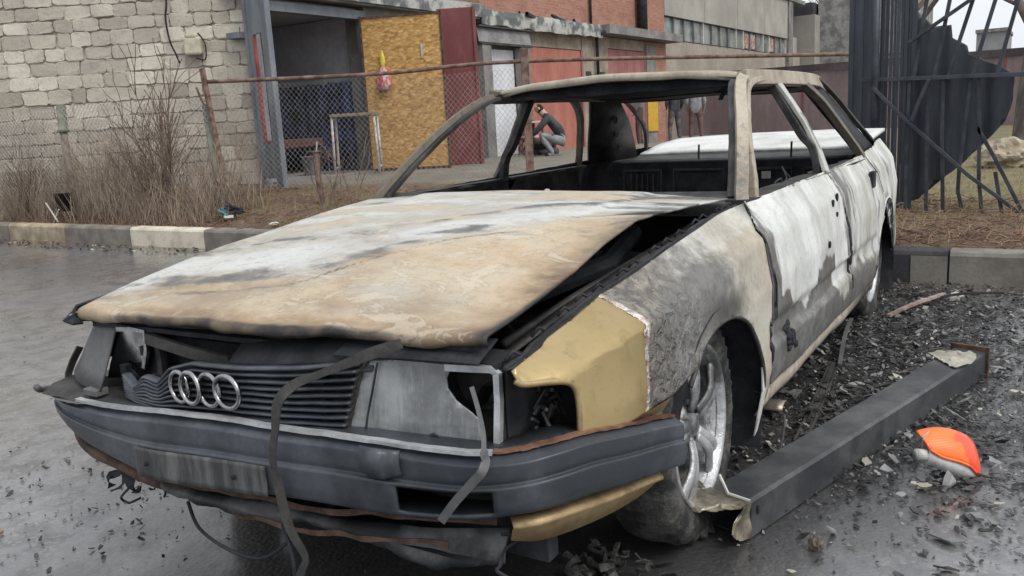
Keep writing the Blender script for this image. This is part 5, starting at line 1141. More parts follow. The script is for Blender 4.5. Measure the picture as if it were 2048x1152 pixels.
addto(fe,'wire_mesh',mesh_wire(FA,FB,lambda u:.42,lambda u:lerp(1.76,1.74,u/L1)+.015*sin(u*4)),GALV,smooth=True)
m=MB(); m.tube(cr([(FA.x,FA.y,1.80),(-6.17,-5.45,1.785),(FB.x,FB.y,1.835),(FC.x,FC.y,1.70),(-10.2,.6,1.66)],8),.024,8); addto(fe,'top_pipe',m,RUSTP,smooth=True)
m=MB(); m.obox((FB.x,FB.y,1.18),(FB-FA).normalized(),(.84,.54,0),(0,0,1),.10,.06,1.62); o=addto(fe,'post',m,RUSTP,bevel=.006)
m=MB(); m.obox((FC.x,FC.y,1.0),(FB-FA).normalized(),(.84,.54,0),(0,0,1),.08,.06,1.4); addto(fe,'post',m,RUSTP,bevel=.006)
m=MB(); m.tube([(-5.02,-7.30,1.52),(-4.90,-7.10,.70),(-4.84,-7.02,.28)],.055,8); o=addto(fe,'post',m,LICH,smooth=True); tag(o,'leaning lichen-green corner post')
m=MB(); m.strip([(-4.92,-7.17,1.96),(-4.93,-7.12,1.4),(-4.90,-7.02,.9),(-4.86,-6.97,.3)],.05,.05); addto(fe,'rusty_angle_iron',m,RUSTP)
m=MB(); m.tube([(-4.97,-7.38,1.75),(-5.0,-7.33,1.55),(-4.97,-7.2,1.5),(-4.93,-7.1,1.42)],.015,6); m.tube([(-4.9,-7.1,.62),(-4.85,-6.95,.60)],.06,6); addto(fe,'tie_wire',m,RUSTP)
f2=thing('old_chain_link_fence','low chain-link fence with a leaning post along the stone wall, tangled in dead weeds','fence',(-4.5,-9,.3))
addto(f2,'wire_mesh',mesh_wire(FL,FA,lambda u:.3,lambda u:1.62+.03*sin(u*3),r=.0036),GALV2,smooth=True); addto(f2,'wire_mesh',mesh_wire(FLL,FL,lambda u:.3,lambda u:1.62+.03*sin(u*3+1),r=.0036),GALV2,smooth=True)
m=MB(); m.tube([(-4.44,-9.46,1.66),(-4.40,-9.42,1.30)],.06,8); addto(f2,'post_cap',m,LICH); m=MB(); m.tube([(-4.40,-9.42,1.32),(-4.36,-9.36,.75),(-4.33,-9.30,.2)],.045,8); addto(f2,'post',m,simple('weathered grey post',(.14,.115,.10),(.25,.215,.19),8,.9,0,.5),smooth=True)
m=MB(); m.lathe([(.045,-.01),(.075,-.01),(.08,.01),(.045,.015)],(-4.40,-9.42,1.33),'z',10); addto(f2,'post_collar',m,LICH)
m=MB(); m.strip([wp(5.6,1.52,.05),wp(5.1,1.56,.05)],.05,.11,up=(0,0,1)); tag(m.build('wall_ledge_board',simple('brown board',(.13,.10,.08),(.22,.18,.14),7,.9),None),'short weathered board jutting from the stone wall at the far left','board')
sp_=thing('rusty_stub_post','short rusty steel stub post with a flat cap standing in the dry grass','post',(-4.95,-5.43,.25))
m=MB(); m.tube([(-4.95,-5.42,.15),(-5.0,-5.50,.90)],.035,8); addto(sp_,'shaft',m,RUSTP); m=MB(); m.obox((-5.0,-5.50,.91),(1,0,0),(0,1,0),(0,0,1),.10,.10,.015); addto(sp_,'cap',m,RUSTP); m=MB(); m.tube([(-5.0,-5.48,.91),(-5.01,-5.47,1.02)],.008,5); addto(sp_,'bolt',m,M['steelw'])
# ---------------------------------------------------------------- black bar fence on the right, x = -5.8
BLK=simple('black painted steel',(.024,.028,.036),(.058,.066,.080),6,.55,.2,.25,50,.003); BSH=simple('soot blue black sheet',(.028,.034,.046),(.058,.068,.084),2.2,.5,.15,.3,14,.006,stretch=(1,2.5,.4))
bf=thing('black_bar_fence','black steel bar fence with bent uprights and crossed braces right of the wreck','fence',(-5.8,1,.15))
BARS=[[(0.194,1.296),(0.805,1.276),(1.394,1.259),(1.884,1.244)],[(0.514,0.178),(0.922,0.148),(1.453,0.133),(1.957,0.127)],[(0.295,1.231),(0.584,0.924),(1.045,0.479),(1.42,0.173)],[(1.196,1.992),(1.003,1.859),(0.564,1.571)],[(0.728,1.266),(0.662,1.105),(0.607,0.936)],
[(0.75,2.5),(0.683,1.897),(0.604,1.271)],[(0.96,2.5),(0.85,1.877),(0.757,1.276)],[(1.16,2.5),(1.014,1.858),(0.888,1.392),(0.86,1.268)],[(1.32,2.5),(1.17,1.839),(1.068,1.42),(1.039,1.278)],[(1.50,2.5),(1.325,1.821),(1.221,1.334),(1.211,1.265)],
[(0.719,1.27),(0.719,1.101),(0.725,0.692),(0.736,0.172)],[(0.828,1.255),(0.833,0.811),(0.866,0.156)],[(1.029,1.256),(0.973,0.546),(0.97,0.348),(1.019,0.136)],[(1.085,1.26),(1.09,1.079),(1.106,0.805),(1.119,0.437),(1.158,0.126)],[(1.085,0.869),(1.228,0.605),(1.43,0.193),(1.46,0.133)],[(1.233,0.5),(1.3,0.144)],[(1.6,2.5),(1.523,2.014),(1.485,1.245)],[(1.49,1.25),(1.473,0.669),(1.529,0.13)],[(0.575,1.28),(0.569,0.696),(0.573,0.17)]]
for i,b in enumerate(BARS):
    m=MB(); r=.017 if i in (0,1) else .0145; pts=[(-5.8+(.0 if i in (0,1) else (.032 if i in (2,3,4) else -.030)),y,z) for y,z in b]; m.strip(pts,r*2,r*2,up=(1,0,0)); 
    addto(bf,'rail' if i in (0,1) else ('brace' if i in (2,3,4) else 'bar'),m,BLK if i!=1 else RUSTP,bevel=.003)
m=MB(); m.tube([(-5.8,.32,.1),(-5.8,.30,2.6)],.03,8); addto(bf,'post',m,BLK,smooth=True)
sc=thing('black_picket_screen','dense black sheet pickets with bright gaps left of the bar fence','fence',(-5.9,.3,.15))
rnd=random.Random(3); y=.075; i=0
while y<.60:
    solidp = y<.23 or y>.55
    w=.040 if solidp else rnd.uniform(.017,.030); gap=.0 if solidp else rnd.choice((.003,.004,.006,.008,.0,.0))
    lean=.0 if solidp else rnd.uniform(-.006,.010)
    m=MB(); 
    y0,y1=y,y+w; top_=2.75
    m.add([(-5.90-.01*(i%2),y0,.15),(-5.90-.01*(i%2),y1,.15),(-5.90-.01*(i%2),y1+lean,top_),(-5.90-.01*(i%2),y0+lean,top_),(-5.906-.01*(i%2),y0,.15),(-5.906-.01*(i%2),y1,.15),(-5.906-.01*(i%2),y1+lean,top_),(-5.906-.01*(i%2),y0+lean,top_)],[(0,1,2,3),(7,6,5,4),(0,3,7,4),(1,5,6,2),(0,4,5,1),(3,2,6,7)])
    addto(sc,'picket',m,BSH); y+=w+gap-(.002 if gap==0 else 0); i+=1
SHEET=[(0.56,2.7),(0.546,2.083),(0.604,1.83),(0.732,1.697),(0.861,1.691),(0.876,1.587),(0.984,1.522),(0.998,1.45),(1.096,1.402),(1.222,1.337),(1.33,1.258),(1.326,1.063),(1.285,0.907),(1.195,0.791),(1.075,0.661),(0.952,0.532),(0.824,0.421),(0.656,0.268),(0.518,0.237),(0.50,1.115),(.52,2.7)]
V,F=clip_grid(SHEET,.04); m=MB(); m.add([(-5.94+.012*sin(y*38)-.03*nz(y*2,z*2),y+.006*nz(z*14),z+.01*nz(y*16)) for y,z in V],F)
o=m.build('bent_dark_sheet',BSH,None,smooth=True,solid=.004,weld=False); tag(o,'torn dark metal sheet with a stepped upper edge hanging behind the bar fence','metal sheet')
# boulder, background on the right
m=MB(); bm_=bmesh.new(); bmesh.ops.create_icosphere(bm_,subdivisions=4,radius=1)
for v in bm_.verts:
    n_=v.co.normalized(); v.co=Vector((n_.x*.30,n_.y*.30,n_.z*.22))*(1+.35*fbm(n_.x,n_.y,n_.z,1.6,4))
me=bpy.data.meshes.new('boulder'); bm_.to_mesh(me); bm_.free(); me.materials.append(simple('pale sandstone',(.30,.25,.18),(.45,.39,.29),3,.9,0,.7,15,.03)); o=bpy.data.objects.new('boulder',me); link(o); o.location=(-10.75,1.12,.30); tag(o,'pale sandy boulder lying on the dead grass behind the bars','boulder')
# ---------------------------------------------------------------- trees
BARK=simple('grey bark',(.085,.075,.065),(.19,.17,.15),9,.95,0,.7,30,.02,stretch=(1,1,.25)); TWIG=simple('bare twigs',(.11,.09,.075),(.20,.165,.135),9,.95)
def branchy(base,h,r,seed,levels=4,spread=.55,nb=5,lean=(0,0)):
    rn=random.Random(seed); trunk=MB(); crown=MB()
    def grow(p,d,l,rad,lv,mb):
        pts=[p]; q=p.copy(); dd=d.copy(); n=5
        for i in range(n):
            dd=(dd+Vector((rn.uniform(-.16,.16),rn.uniform(-.16,.16),rn.uniform(-.03,.14)))).normalized(); q=q+dd*l/n; pts.append(q.copy())
        mb.tube(pts,lambda t:rad*(1-.55*t),6 if lv<2 else 3,caps=False)
        if lv<levels:
            for k in range(nb):
                t=rn.uniform(.35 if lv==0 else .2,1); i=min(int(t*n),n-1); b=pts[i].lerp(pts[i+1],t*n-i)
                a=rn.uniform(0,2*pi); s=dd.orthogonal().normalized(); s2=dd.cross(s); nd=(dd*(1-spread*.5)+(s*cos(a)+s2*sin(a))*spread*1.5).normalized()
                grow(b,nd,l*rn.uniform(.45,.68),rad*.48,lv+1,crown)
    grow(Vector(base),Vector((lean[0],lean[1],1)).normalized(),h,r,0,trunk); return trunk,crown
def tree(name,base,h,r,seed,label,cat='tree',group=None,**k):
    T,Cn=branchy(base,h,r,seed,**k); t=thing(name,label,cat,base,group); addto(t,'trunk',T,BARK,smooth=True); addto(t,'crown',Cn,TWIG,smooth=True); return t
tree('bare_tree',(-14.7,1.22,.1),4.2,.17,3,'thick grey bare tree trunk at the right edge behind the bar fence',levels=3,lean=(0,.02))
tree('bare_tree',(-33,-3.1,0),7.0,.22,8,'leafless tree showing above the torn dark sheet','tree','bare trees beyond the fence',levels=4)
tree('bare_tree',(-60,-6.0,0),10.5,.25,9,'distant leafless tree behind the flat grey roofline','tree','bare trees beyond the fence',levels=4,nb=6)
tree('bare_tree',(-58,-9.2,0),11,.25,19,'leafless tree top above the dark shed roof','tree','bare trees beyond the fence',levels=4,nb=6)
FARM=simple('far pale wall',(.30,.30,.30),(.40,.40,.40),.3,.9)
fb=thing('far_warehouse','long low pale warehouse on the skyline at the right','building',(-70,0,0)); boxes(fb,'wall',FARM,[(-76,-69,-3.4,14,0,3.6)]); boxes(fb,'roof',PLAST,[(-76.4,-68.8,-3.6,14.2,3.6,4.0)])
fh=thing('far_house','distant grey block of flats behind the warehouse','building',(-90,4,0)); boxes(fh,'wall',simple('far grey block',(.22,.22,.23),(.30,.30,.31),.2,.9),[(-100,-90,-4.5,-2,0,6.6)]); boxes(fh,'roof',PLAST,[(-100.2,-89.8,-4.6,-1.9,6.6,6.9)])
# ---------------------------------------------------------------- dead weeds and bushes
STK=simple('dry stalks',(.20,.15,.11),(.42,.34,.255),3,.95); STK2=simple('dark dry stalks',(.10,.07,.055),(.24,.175,.135),4,.95)
def shrub(name,x,y,h,n,spread,seed,label,mat,cat='shrub',group=None,rad=.006,kids=5):
    rn=random.Random(seed); z0=G(x,y) if x<-3.75 else .1; m=MB()
    for i in range(n):
        a=rn.uniform(0,2*pi); q=Vector((x+rn.gauss(0,.04),y+rn.gauss(0,.05),z0)); d=Vector((cos(a)*rn.uniform(0,spread),sin(a)*rn.uniform(0,spread)*1.3,1)).normalized(); l=h*rn.uniform(.55,1.1); pts=[q.copy()]
        for k in range(7): d=(d+Vector((rn.uniform(-.13,.13),rn.uniform(-.13,.13),rn.uniform(-.06,.04)))).normalized(); q=q+d*l/7; pts.append(q.copy())
        m.tube(pts,lambda t:rad*(1-.6*t),4,caps=False)
        for k in range(kids):
            b=rn.choice(pts[2:7]); dd=(d+Vector((rn.uniform(-.9,.9),rn.uniform(-.9,.9),rn.uniform(-.1,.5)))).normalized(); pp=[b.copy()]; qq=b.copy()
            for s in range(4): dd=(dd+Vector((rn.uniform(-.25,.25),rn.uniform(-.25,.25),rn.uniform(-.1,.15)))).normalized(); qq=qq+dd*l*.09; pp.append(qq.copy())
            m.tube(pp,rad*.45,3,caps=False)
    o=m.build(name,mat,None,smooth=True,fix=False); tag(o,label,cat,group); return o
shrub('dead_bush',-4.28,-7.15,1.65,10,.30,1,'tallest bare bush, growing up past the cream meter',STK2,rad=.010,kids=9)
shrub('dead_bush',-4.35,-7.75,1.25,34,.6,2,'dense twiggy bush left of the tallest bush',STK2,group='dead bushes by the stone wall',rad=.006)
shrub('dead_bush',-4.15,-8.4,1.15,34,.6,5,'pale tangled bush beside the leaning fence post',STK,group='dead bushes by the stone wall',rad=.005)
shrub('dead_bush',-4.1,-10.1,1.05,30,.6,6,'low bush at the far left of the stone wall',STK2,group='dead bushes by the stone wall',rad=.005)
shrub('dead_bush',-4.55,-6.55,1.0,14,.45,11,'thin bush at the foot of the green leaning post',STK,group='dead bushes by the stone wall',rad=.005)
shrub('sapling',-4.75,-5.15,.80,5,.45,7,'few bare shoots between the rusty stub and the windscreen pillar',STK2,rad=.008,kids=3)
shrub('sapling',-4.85,-4.85,.9,4,.5,17,'bare shoots just beside the windscreen pillar base',STK2,rad=.007,kids=3)
rn=random.Random(12)
def stalks(m,x,y,h,r,curl=.25):
    q=Vector((x,y,G(x,y)-.01)); a=rn.uniform(0,2*pi); d=Vector((cos(a)*curl,sin(a)*curl,1)).normalized(); pts=[q.copy()]
    for k in range(6): d=(d+Vector((rn.uniform(-.22,.22),rn.uniform(-.22,.22),-.05*k*rn.random()))).normalized(); q=q+d*h/6; q.z=max(q.z,G(x,y)+.004); pts.append(q.copy())
    m.tube(pts,lambda t:r*(1-.7*t),3,caps=False)
m=MB(); m2=MB()
for i in range(3000):
    y=-random.uniform(6.2,12.5); x=-3.85-rn.random()**1.1*1.1*(1 if y>-9 else .6); big=math.exp(-((y+8.3)/2.0)**2); h=rn.uniform(.2,.50)+rn.random()**1.5*.95*big
    if -9.25<y<-8.75 and x>-4.2: continue
    stalks(m if rn.random()<.55 else m2,x,y,h,rn.uniform(.0018,.0042))
tag(m.build('dry_weeds',STK,None,fix=False),'tall straw-coloured dry weeds in front of the stone wall','weeds',kind='stuff'); tag(m2.build('brown_weeds',STK2,None,fix=False),'brown dead weed stems mixed in front of the stone wall','weeds',kind='stuff')
# grass tufts and litter on the verge
YG=simple('straw grass',(.24,.18,.095),(.40,.31,.17),3,.95); RG=simple('reddish dead vine',(.12,.062,.045),(.24,.15,.105),4,.95)
m=MB(); m2=MB()
for i in range(5200):
    if i<3400: y=-rn.uniform(3.2,12.5); x=-3.76-rn.random()*1.9
    else: y=rn.uniform(.2,2.6); x=-3.76-rn.random()*3.0
    mm=m if (rn.random()<(.65 if x<-4.5 else .25)) else m2
    if mm is m: stalks(mm,x,y,rn.uniform(.05,.18),.0022,.8)
    else:
        q=Vector((x,y,G(x,y)+rn.uniform(.0,.04))); a=rn.uniform(0,2*pi); pts=[q.copy()]
        for k in range(6): a+=rn.uniform(-.7,.7); q=q+Vector((cos(a)*.035,sin(a)*.035,rn.uniform(-.015,.018))); q.z=max(q.z,G(q.x,q.y)+.004 if q.x<-3.74 else .19); pts.append(q.copy())
        m2.tube(pts,rn.uniform(.002,.0045),3,caps=False)
for i in range(2600):
    x=-rn.uniform(6.3,14); y=rn.uniform(-.5,3.4); stalks(m,x,y,rn.uniform(.05,.16),.003,.7)
tag(m.build('straw_grass',YG,None,fix=False),'short straw-coloured grass on the verge','grass',kind='stuff'); tag(m2.build('dead_vines',RG,None,fix=False),'reddish brown dead vines matted behind the kerb','vines',kind='stuff')
def leafbits(m,c,n,s,flat=True,rn=random):
    pass
def flake(m,x,y,z,s,rn,lift=.4):
    n=rn.randint(4,6); a0=rn.uniform(0,6); tx,ty=rn.uniform(-lift,lift),rn.uniform(-lift,lift)
    P=[]
    for k in range(n):
        a=a0+2*pi*k/n+rn.uniform(-.3,.3); r=s*rn.uniform(.5,1.1); dx,dy=r*cos(a)*1.3,r*sin(a)*.75; P.append((dx,dy,max(0,tx*dx+ty*dy+s*.25*rn.random()*lift+abs(tx)*s*.5)))
    ca,sa=cos(a0*3),sin(a0*3); P=[(x+p[0]*ca-p[1]*sa,y+p[0]*sa+p[1]*ca,z+p[2]) for p in P]
    h=s*rn.uniform(.08,.3); T=[(p[0],p[1],p[2]+h) for p in P]
    m.add(P+T,[tuple(range(n))[::-1],tuple(range(n,2*n))]+[(i,(i+1)%n,n+(i+1)%n,n+i) for i in range(n)])
# litter by the kerb
lit=thing('litter_bag','crumpled blue and white plastic litter by the kerb','litter',(-4.30,-6.30,.22))
m=MB()
for i in range(9): flake(m,-4.30+rn.gauss(0,.05),-6.33+rn.gauss(0,.09),.24+rn.random()*.05,.06,rn,1.0)
addto(lit,'blue_film',m,simple('blue film',(.08,.22,.27),(.25,.42,.46),10,.4)); m=MB()
m.obox((-4.22,-6.16,.25),Vector((.6,.8,.1)).normalized(),Vector((-.8,.6,0)),Vector((-.06,-.08,1)).normalized(),.16,.10,.03)
addto(lit,'white_carton',m,simple('white film',(.5,.5,.5),(.7,.7,.7),10,.5)); m=MB()
for i in range(7): flake(m,-4.33+rn.gauss(0,.04),-6.20+rn.gauss(0,.06),.27+rn.random()*.05,.07,rn,.8)
addto(lit,'black_film',m,M['soot'])
bp_=thing('black_bucket','small black bucket with crossed pale sticks among the weeds','bucket',(-4.0,-8.98,.26))
m=MB(); m.lathe([(.0001,0),(.085,0),(.11,.22),(.118,.225),(.105,.22),(.08,.02),(.0001,.02)],(0,0,.06),'z',16); m.build('pail',M['black'],bp_,smooth=True)
m=MB(); m.tube([(.15,-.15,.18),(.17,.10,-.06)],.009,5); m.tube([(.15,.12,.10),(.15,-.08,-.12)],.009,5); m.build('crossed_sticks',WL,bp_)
m=MB(); flake(m,-4.05,-5.25,.2,.05,rn); tag(m.build('paper_scrap',M['steelw'],None),'small white paper scrap on the kerb just left of the bonnet','litter')
# ---------------------------------------------------------------- things lying on the road
bm2=thing('steel_beam','dark grey hollow steel post with a torn rusty end lying diagonally on the road','beam',(-.75,1.15,0))
DGP=simple('dark grey beam paint',(.038,.041,.046),(.092,.094,.097),4,.42,.15,.35,35,.003,rv=.3,lo=.4,hi=.62)
BA=Vector((.03,.965,0)); BBv=Vector((-1.66,1.415,0)); bd=(BBv-BA).normalized(); bn=Vector((-bd.y,bd.x,0))  # bn points to the car side
if bn.y>0: bn=-bn
def bpx(u,v,z): return tuple(BA+bd*u+bn*v+Vector((0,0,z)))
bl=(BBv-BA).length; W_,H_=.125,.112
m=MB(); rows=[]
for i in range(25):
    u=lerp(.0,bl,i/24); j=.0015*nz(u*5); rows.append([bpx(u,0,.004),bpx(u,-.001+j,H_-.008),bpx(u,.008,H_+j),bpx(u,W_-.008,H_+j),bpx(u,W_,H_-.008),bpx(u,W_,.004)])
m.grid(rows,True); addto(bm2,'tube_body',m,DGP,solid=.004)
m=MB(); m.obox(BA+bd*(bl+.008)+bn*W_/2+Vector((0,0,H_/2+.008)),bd,bn,(0,0,1),.014,W_+.022,H_+.020); addto(bm2,'end_plate',m,M['rust'],bevel=.002)
TORN=simple('torn bare metal',(.13,.11,.085),(.40,.36,.28),12,.4,.6,.5,50,.005)
def torn(pts,name='torn_flap'):
    V,F=clip_grid([(p[0],p[1]) for p in pts],.02); return V,F
m=MB()
V,F=clip_grid([(0,0.004),(0,H_),(-.03,H_-.005),(-.05,.085),(-.085,.08),(-.10,.055),(-.075,.045),(-.06,.02),(-.02,.008)],.015); m.add([bpx(u,.000+.012*nz(u*20,z*20)-.10*u*u*8,z) for u,z in V],F)
addto(bm2,'torn_flap',m,TORN,solid=.003)
m=MB(); V,F=clip_grid([(0,0),(0,W_),(-.06,W_+.01),(-.13,W_+.03),(-.20,W_+.03),(-.19,W_),(-.14,.09),(-.15,.06),(-.08,.05),(-.05,.0)],.015); m.add([bpx(u,v,H_+.10*abs(u)*(v/W_)+.008*nz(u*25,v*20)) for u,v in V],F); addto(bm2,'torn_flap',m,TORN,solid=.003)
m=MB(); V,F=clip_grid([(0,0),(0,.10),(-.03,.14),(-.05,.17),(-.06,.12),(-.13,.09),(-.20,.10),(-.18,.04),(-.1,.02)],.015); m.add([bpx(u,W_+.004-.03*sin(u*20),z) for u,z in V],F); addto(bm2,'torn_flap',m,simple('rust brown torn metal',(.10,.07,.05),(.30,.25,.18),12,.5,.4,.5),solid=.003)
m=MB(); m.tube([bpx(-.005,.0,H_),bpx(-.03,.05,H_+.015),bpx(-.01,.09,H_+.05)],.004,5); addto(bm2,'bent_rim',m,M['steelw'])
for u,z in ((.03,.075),): 
    m=MB(); m.obox(bpx(u,-.003,z),bd,bn,(0,0,1),.008,.004,.022); addto(bm2,'slot',m,M['black'])
m=MB(); rn=random.Random(5)
V,F=clip_grid([(0,0),(.06,-.03),(.16,-.035),(.17,-.01),(.25,.0),(.27,.04),(.24,.075),(.18,.06),(.15,.10),(.20,.16),(.15,.19),(.10,.13),(.08,.06)],.015); m.add([bpx(bl-.30+u*.9,.0+v*.8+.012,H_+.008+.010*nz(u*20,v*25)) for u,v in V],F); o=m.build('curled_paper',simple('grey beige scorched paper',(.26,.24,.20),(.42,.40,.34),10,.8),None,solid=.003); tag(o,'scorched beige scrap lying on top of the steel beam near its far end','scrap')
# orange turn signal lamp lying against the beam
ol=thing('indicator_lamp','orange and grey corner indicator lamp lying beside the steel beam','lamp',(-.42,1.33,0))
fwd=Vector((-.52,-.33,0)).normalized(); rt=Vector((-.527,.848,0)).normalized()
c0=Vector((-.53,1.32,0))
def op(a,b,z): return tuple(c0+(rt*a+fwd*b+Vector((0,0,z)))*1.12)
# lens shell: (a across picture, z up) outline at the near side, bulging towards the far side
topc=cr([(.0,0,.125),(.05,0,.132),(.10,0,.122),(.145,0,.098),(.168,0,.060),(.170,0,.012)],6); botc=cr([(.012,0,.092),(.045,0,.070),(.085,0,.056),(.118,0,.040),(.138,0,.018),(.150,0,.002)],6)
m=MB(); rows=[]
for a,b in zip(topc,botc):
    rows.append([op(lerp(a.x,b.x,t),.055*(1-t)+.0-.012*sin(pi*t)*1.2,lerp(a.z,b.z,t)) for t in [k/8 for k in range(9)]])
m.grid(rows); addto(ol,'orange_lens',m,M['orange'],smooth=True,solid=.006)
m=MB(); m.tube([op(b.x,-.003,b.z) for b in botc],.0045,6); addto(ol,'lens_rim',m,M['orange'],smooth=True)
m=MB(); rows=[]
for i,b in enumerate(botc):
    t=i/(len(botc)-1); low=lerp(.048,.004,sm(t,0,.7)); xx=lerp(.004,.142,t)
    rows.append([op(b.x,0,b.z),op(lerp(b.x,xx,.4),-.004,lerp(b.z,low,.45)),op(xx,.003,low),op(xx,.05,max(low-.004,.003))])
m.grid(rows); addto(ol,'lamp_housing',m,M['whiteplastic'],smooth=True,solid=.004)
m=MB(); m.tube([op(-.020,.01,.076),op(.008,.012,.072)],.017,14); m.tube([op(-.022,.01,.076),op(-.018,.01,.076)],.014,12); addto(ol,'bulb_socket',m,M['whiteplastic'],smooth=True)
m=MB(); m.grid([[op(.0,.02,.12),op(.012,.045,.06)],[op(.03,.045,.125),op(.04,.06,.03)]]); addto(ol,'back_wall',m,M['whiteplastic'],solid=.003)
# burnt trim strips
def ground_strip(name,pts,w,th,mat,label,cat='trim strip'):
    m=MB(); m.strip(cr(pts,4),w,th); o=m.build(name,mat,None); return tag(o,label,cat)
ts1=thing('trim_strip','long burnt trim strip with slots lying beside the car sill','trim strip',(-1.2,.9,0))
for off,w in ((-.018,.008),(.018,.008),(.0,.022)):
    m=MB(); m.strip(cr([(-.67,.925+off,.012 if w<.01 else .007),(-1.0,.900+off,.014),(-1.35,.87+off,.016),(-1.62,.845+off,.02)],5),w,.010 if w<.01 else .004); addto(ts1,'edge_bead' if w<.01 else 'web',m,M['sootgrey'])
for u in (.2,.45,.7): 
    m=MB(); m.obox(Vector((-.67,.925,.016)).lerp(Vector((-1.62,.845,.022)),u),(-.99,-.08,0),(.08,-.99,0),(0,0,1),.03,.018,.006); addto(ts1,'slot',m,M['black'])
ground_strip('steel_rod',[(-1.55,.88,.03),(-1.9,.83,.05),(-2.25,.79,.05),(-2.35,.78,.04)],.016,.012,M['greyplastic'],'bent grey steel rod crossing the end of the trim strip','rod')
ground_strip('wooden_lath',[(-2.52,.93,.03),(-2.8,1.02,.04),(-3.05,1.14,.05)],.022,.014,simple('scorched lath',(.20,.14,.12),(.40,.32,.28),14,.8),'scorched pinkish lath lying across the debris behind the car','lath')
ground_strip('black_rod',[(-3.0,1.12,.04),(-3.12,1.25,.045),(-3.2,1.42,.04)],.014,.012,M['soot'],'thin black rod continuing from the scorched lath','rod')
m=MB(); m.grid([[(-.93+.02*cos(a)*2.2-.0,.72+ .09*t,.028+.030*sin(a)) for a in [pi*k/10*1.0+.1 for k in range(11)]] for t in (0,.35,.7,1)]); o=m.build('curled_metal_piece',simple('tan heat stained metal',(.16,.125,.10),(.36,.31,.26),8,.4,.5),None,smooth=True,solid=.004); tag(o,'curled tan metal offcut behind the front wheel','scrap')
m=MB(); m.tube(cr([(-.28,.90,.01),(-.42,.915,.05),(-.55,.90,.09),(-.62,.885,.12)],4),.005,5); tag(m.build('bent_wire',M['sootgrey'],None),'bent wire sticking up between the wheel and the beam','wire')
PALE=simple('pale beige flake',(.34,.32,.26),(.52,.50,.43),10,.8); GREYF=simple('grey slate shard',(.12,.125,.13),(.20,.205,.21),8,.55); CHAR=simple('charcoal flakes',(.014,.014,.016),(.075,.07,.066),9,.5,0,.6,60,.004); ASHF=simple('ash grey flakes',(.10,.10,.10),(.27,.27,.265),12,.7)
def one(name,x,y,s,mat,label,cat='shard',sd=1,lift=.3):
    r=random.Random(sd); m=MB(); flake(m,x,y,.006,s,r,lift); return tag(m.build(name,mat,None,bevel=.001),label,cat)
one('slate_shard',-.168,1.415,.040,GREYF,'grey slate-like shard on the wet road in the lower right corner',sd=3,lift=.1)
one('pale_chip',-.443,1.515,.019,PALE,'small round cream chip right of the orange lamp',sd=4)
one('pale_chip',-.481,1.325,.026,PALE,'flat cream chip directly below the orange lamp',sd=6,lift=.1)
one('pale_chip',-1.507,1.113,.040,PALE,'large curled cream flake between the trim strip and the beam',sd=8,lift=.5)
one('pale_chip',-1.164,.79,.032,ASHF,'pale grey flake close to the sill',sd=9,lift=.5)
one('pale_chip',-3.02,1.046,.06,PALE,'pale flake beside the rear wheel',sd=10); one('pale_chip',-3.13,1.19,.055,PALE,'pale flake near the far kerb',sd=11)
one('pale_chip',.155,1.102,.012,PALE,'tiny white chip at the bottom edge of the photo',sd=12)
one('pale_chip',-1.785,1.446,.045,ASHF,'grey flake just beyond the plate end of the beam',sd=13); one('pale_chip',-1.485,1.526,.03,PALE,'cream flake right of the beam plate end',sd=14)
m=MB(); b_=bmesh.new(); bmesh.ops.create_icosphere(b_,subdivisions=3,radius=1)
for v in b_.verts: n_=v.co.normalized(); v.co=Vector((n_.x*.018,n_.y*.018,n_.z*.022))*(1+.5*fbm(n_.x,n_.y,n_.z,1.5,3))
me=bpy.data.meshes.new('brown_lump'); b_.to_mesh(me); b_.free(); me.materials.append(simple('brown lump',(.09,.07,.06),(.19,.155,.13),30,.8)); o=bpy.data.objects.new('brown_lump',me); link(o); o.location=(.014,1.129,.018); tag(o,'small brown lump standing on the road below the beam','lump')
m=MB(); m.tube([(.0,0,0),(.03,.02,.004),(.05,.01,.002)],.006,5); o=m.build('cigarette_stub',simple('ochre stub',(.30,.18,.08),(.4,.26,.12),20,.8),None); o.location=(.95,-1.02,.008); tag(o,'small ochre stub on the road at the lower left','stub')
rn=random.Random(21)
char=MB(); ash=MB(); pale=MB()
def dens(x,y):
    return math.exp(-((y-1.10)/.68)**2)*sm(-x,-.1,.9)
n=0
while n<15000:
    x=-3.55+rn.random()**.85*3.7; y=.55+rn.random()*2.6
    if rn.random()>dens(x,y)*.9+.06: continue
    n+=1; s=rn.choice((.0025,.003,.004,.005,.006,.008,.010,.018 if rn.random()<.35 else .005))*(.8+.5*rn.random())
    z=.003+rn.random()*.012*dens(x,y); r_=rn.random()
    flake(char if r_<.66 else (ash if r_<.975 else pale),x,y,z,s*(1 if r_<.8 else 1.1),rn,.7)
for i in range(700):     # broken-off bits left of and under the nose
    if i%3==0: continue
    if i<450: x=rn.gauss(.62,.30); y=rn.gauss(-1.05,.30)
    else: x=rn.gauss(.7,.4); y=rn.gauss(-.7,.6)
    flake(char,x,y,.003,rn.choice((.002,.003,.004,.006,.010)),rn,.9)
for i in range(900):
    x=rn.uniform(-3.5,1.2); y=rn.uniform(-7,2.9); flake(char if rn.random()<.8 else ash,x,y,.002,rn.uniform(.003,.008),rn,.4)
for i in range(500):
    x=rn.uniform(-3.55,-3.15); y=rn.uniform(-12,-3); flake(pale if rn.random()<.12 else char,x,y,.003,rn.uniform(.008,.022),rn,.6)
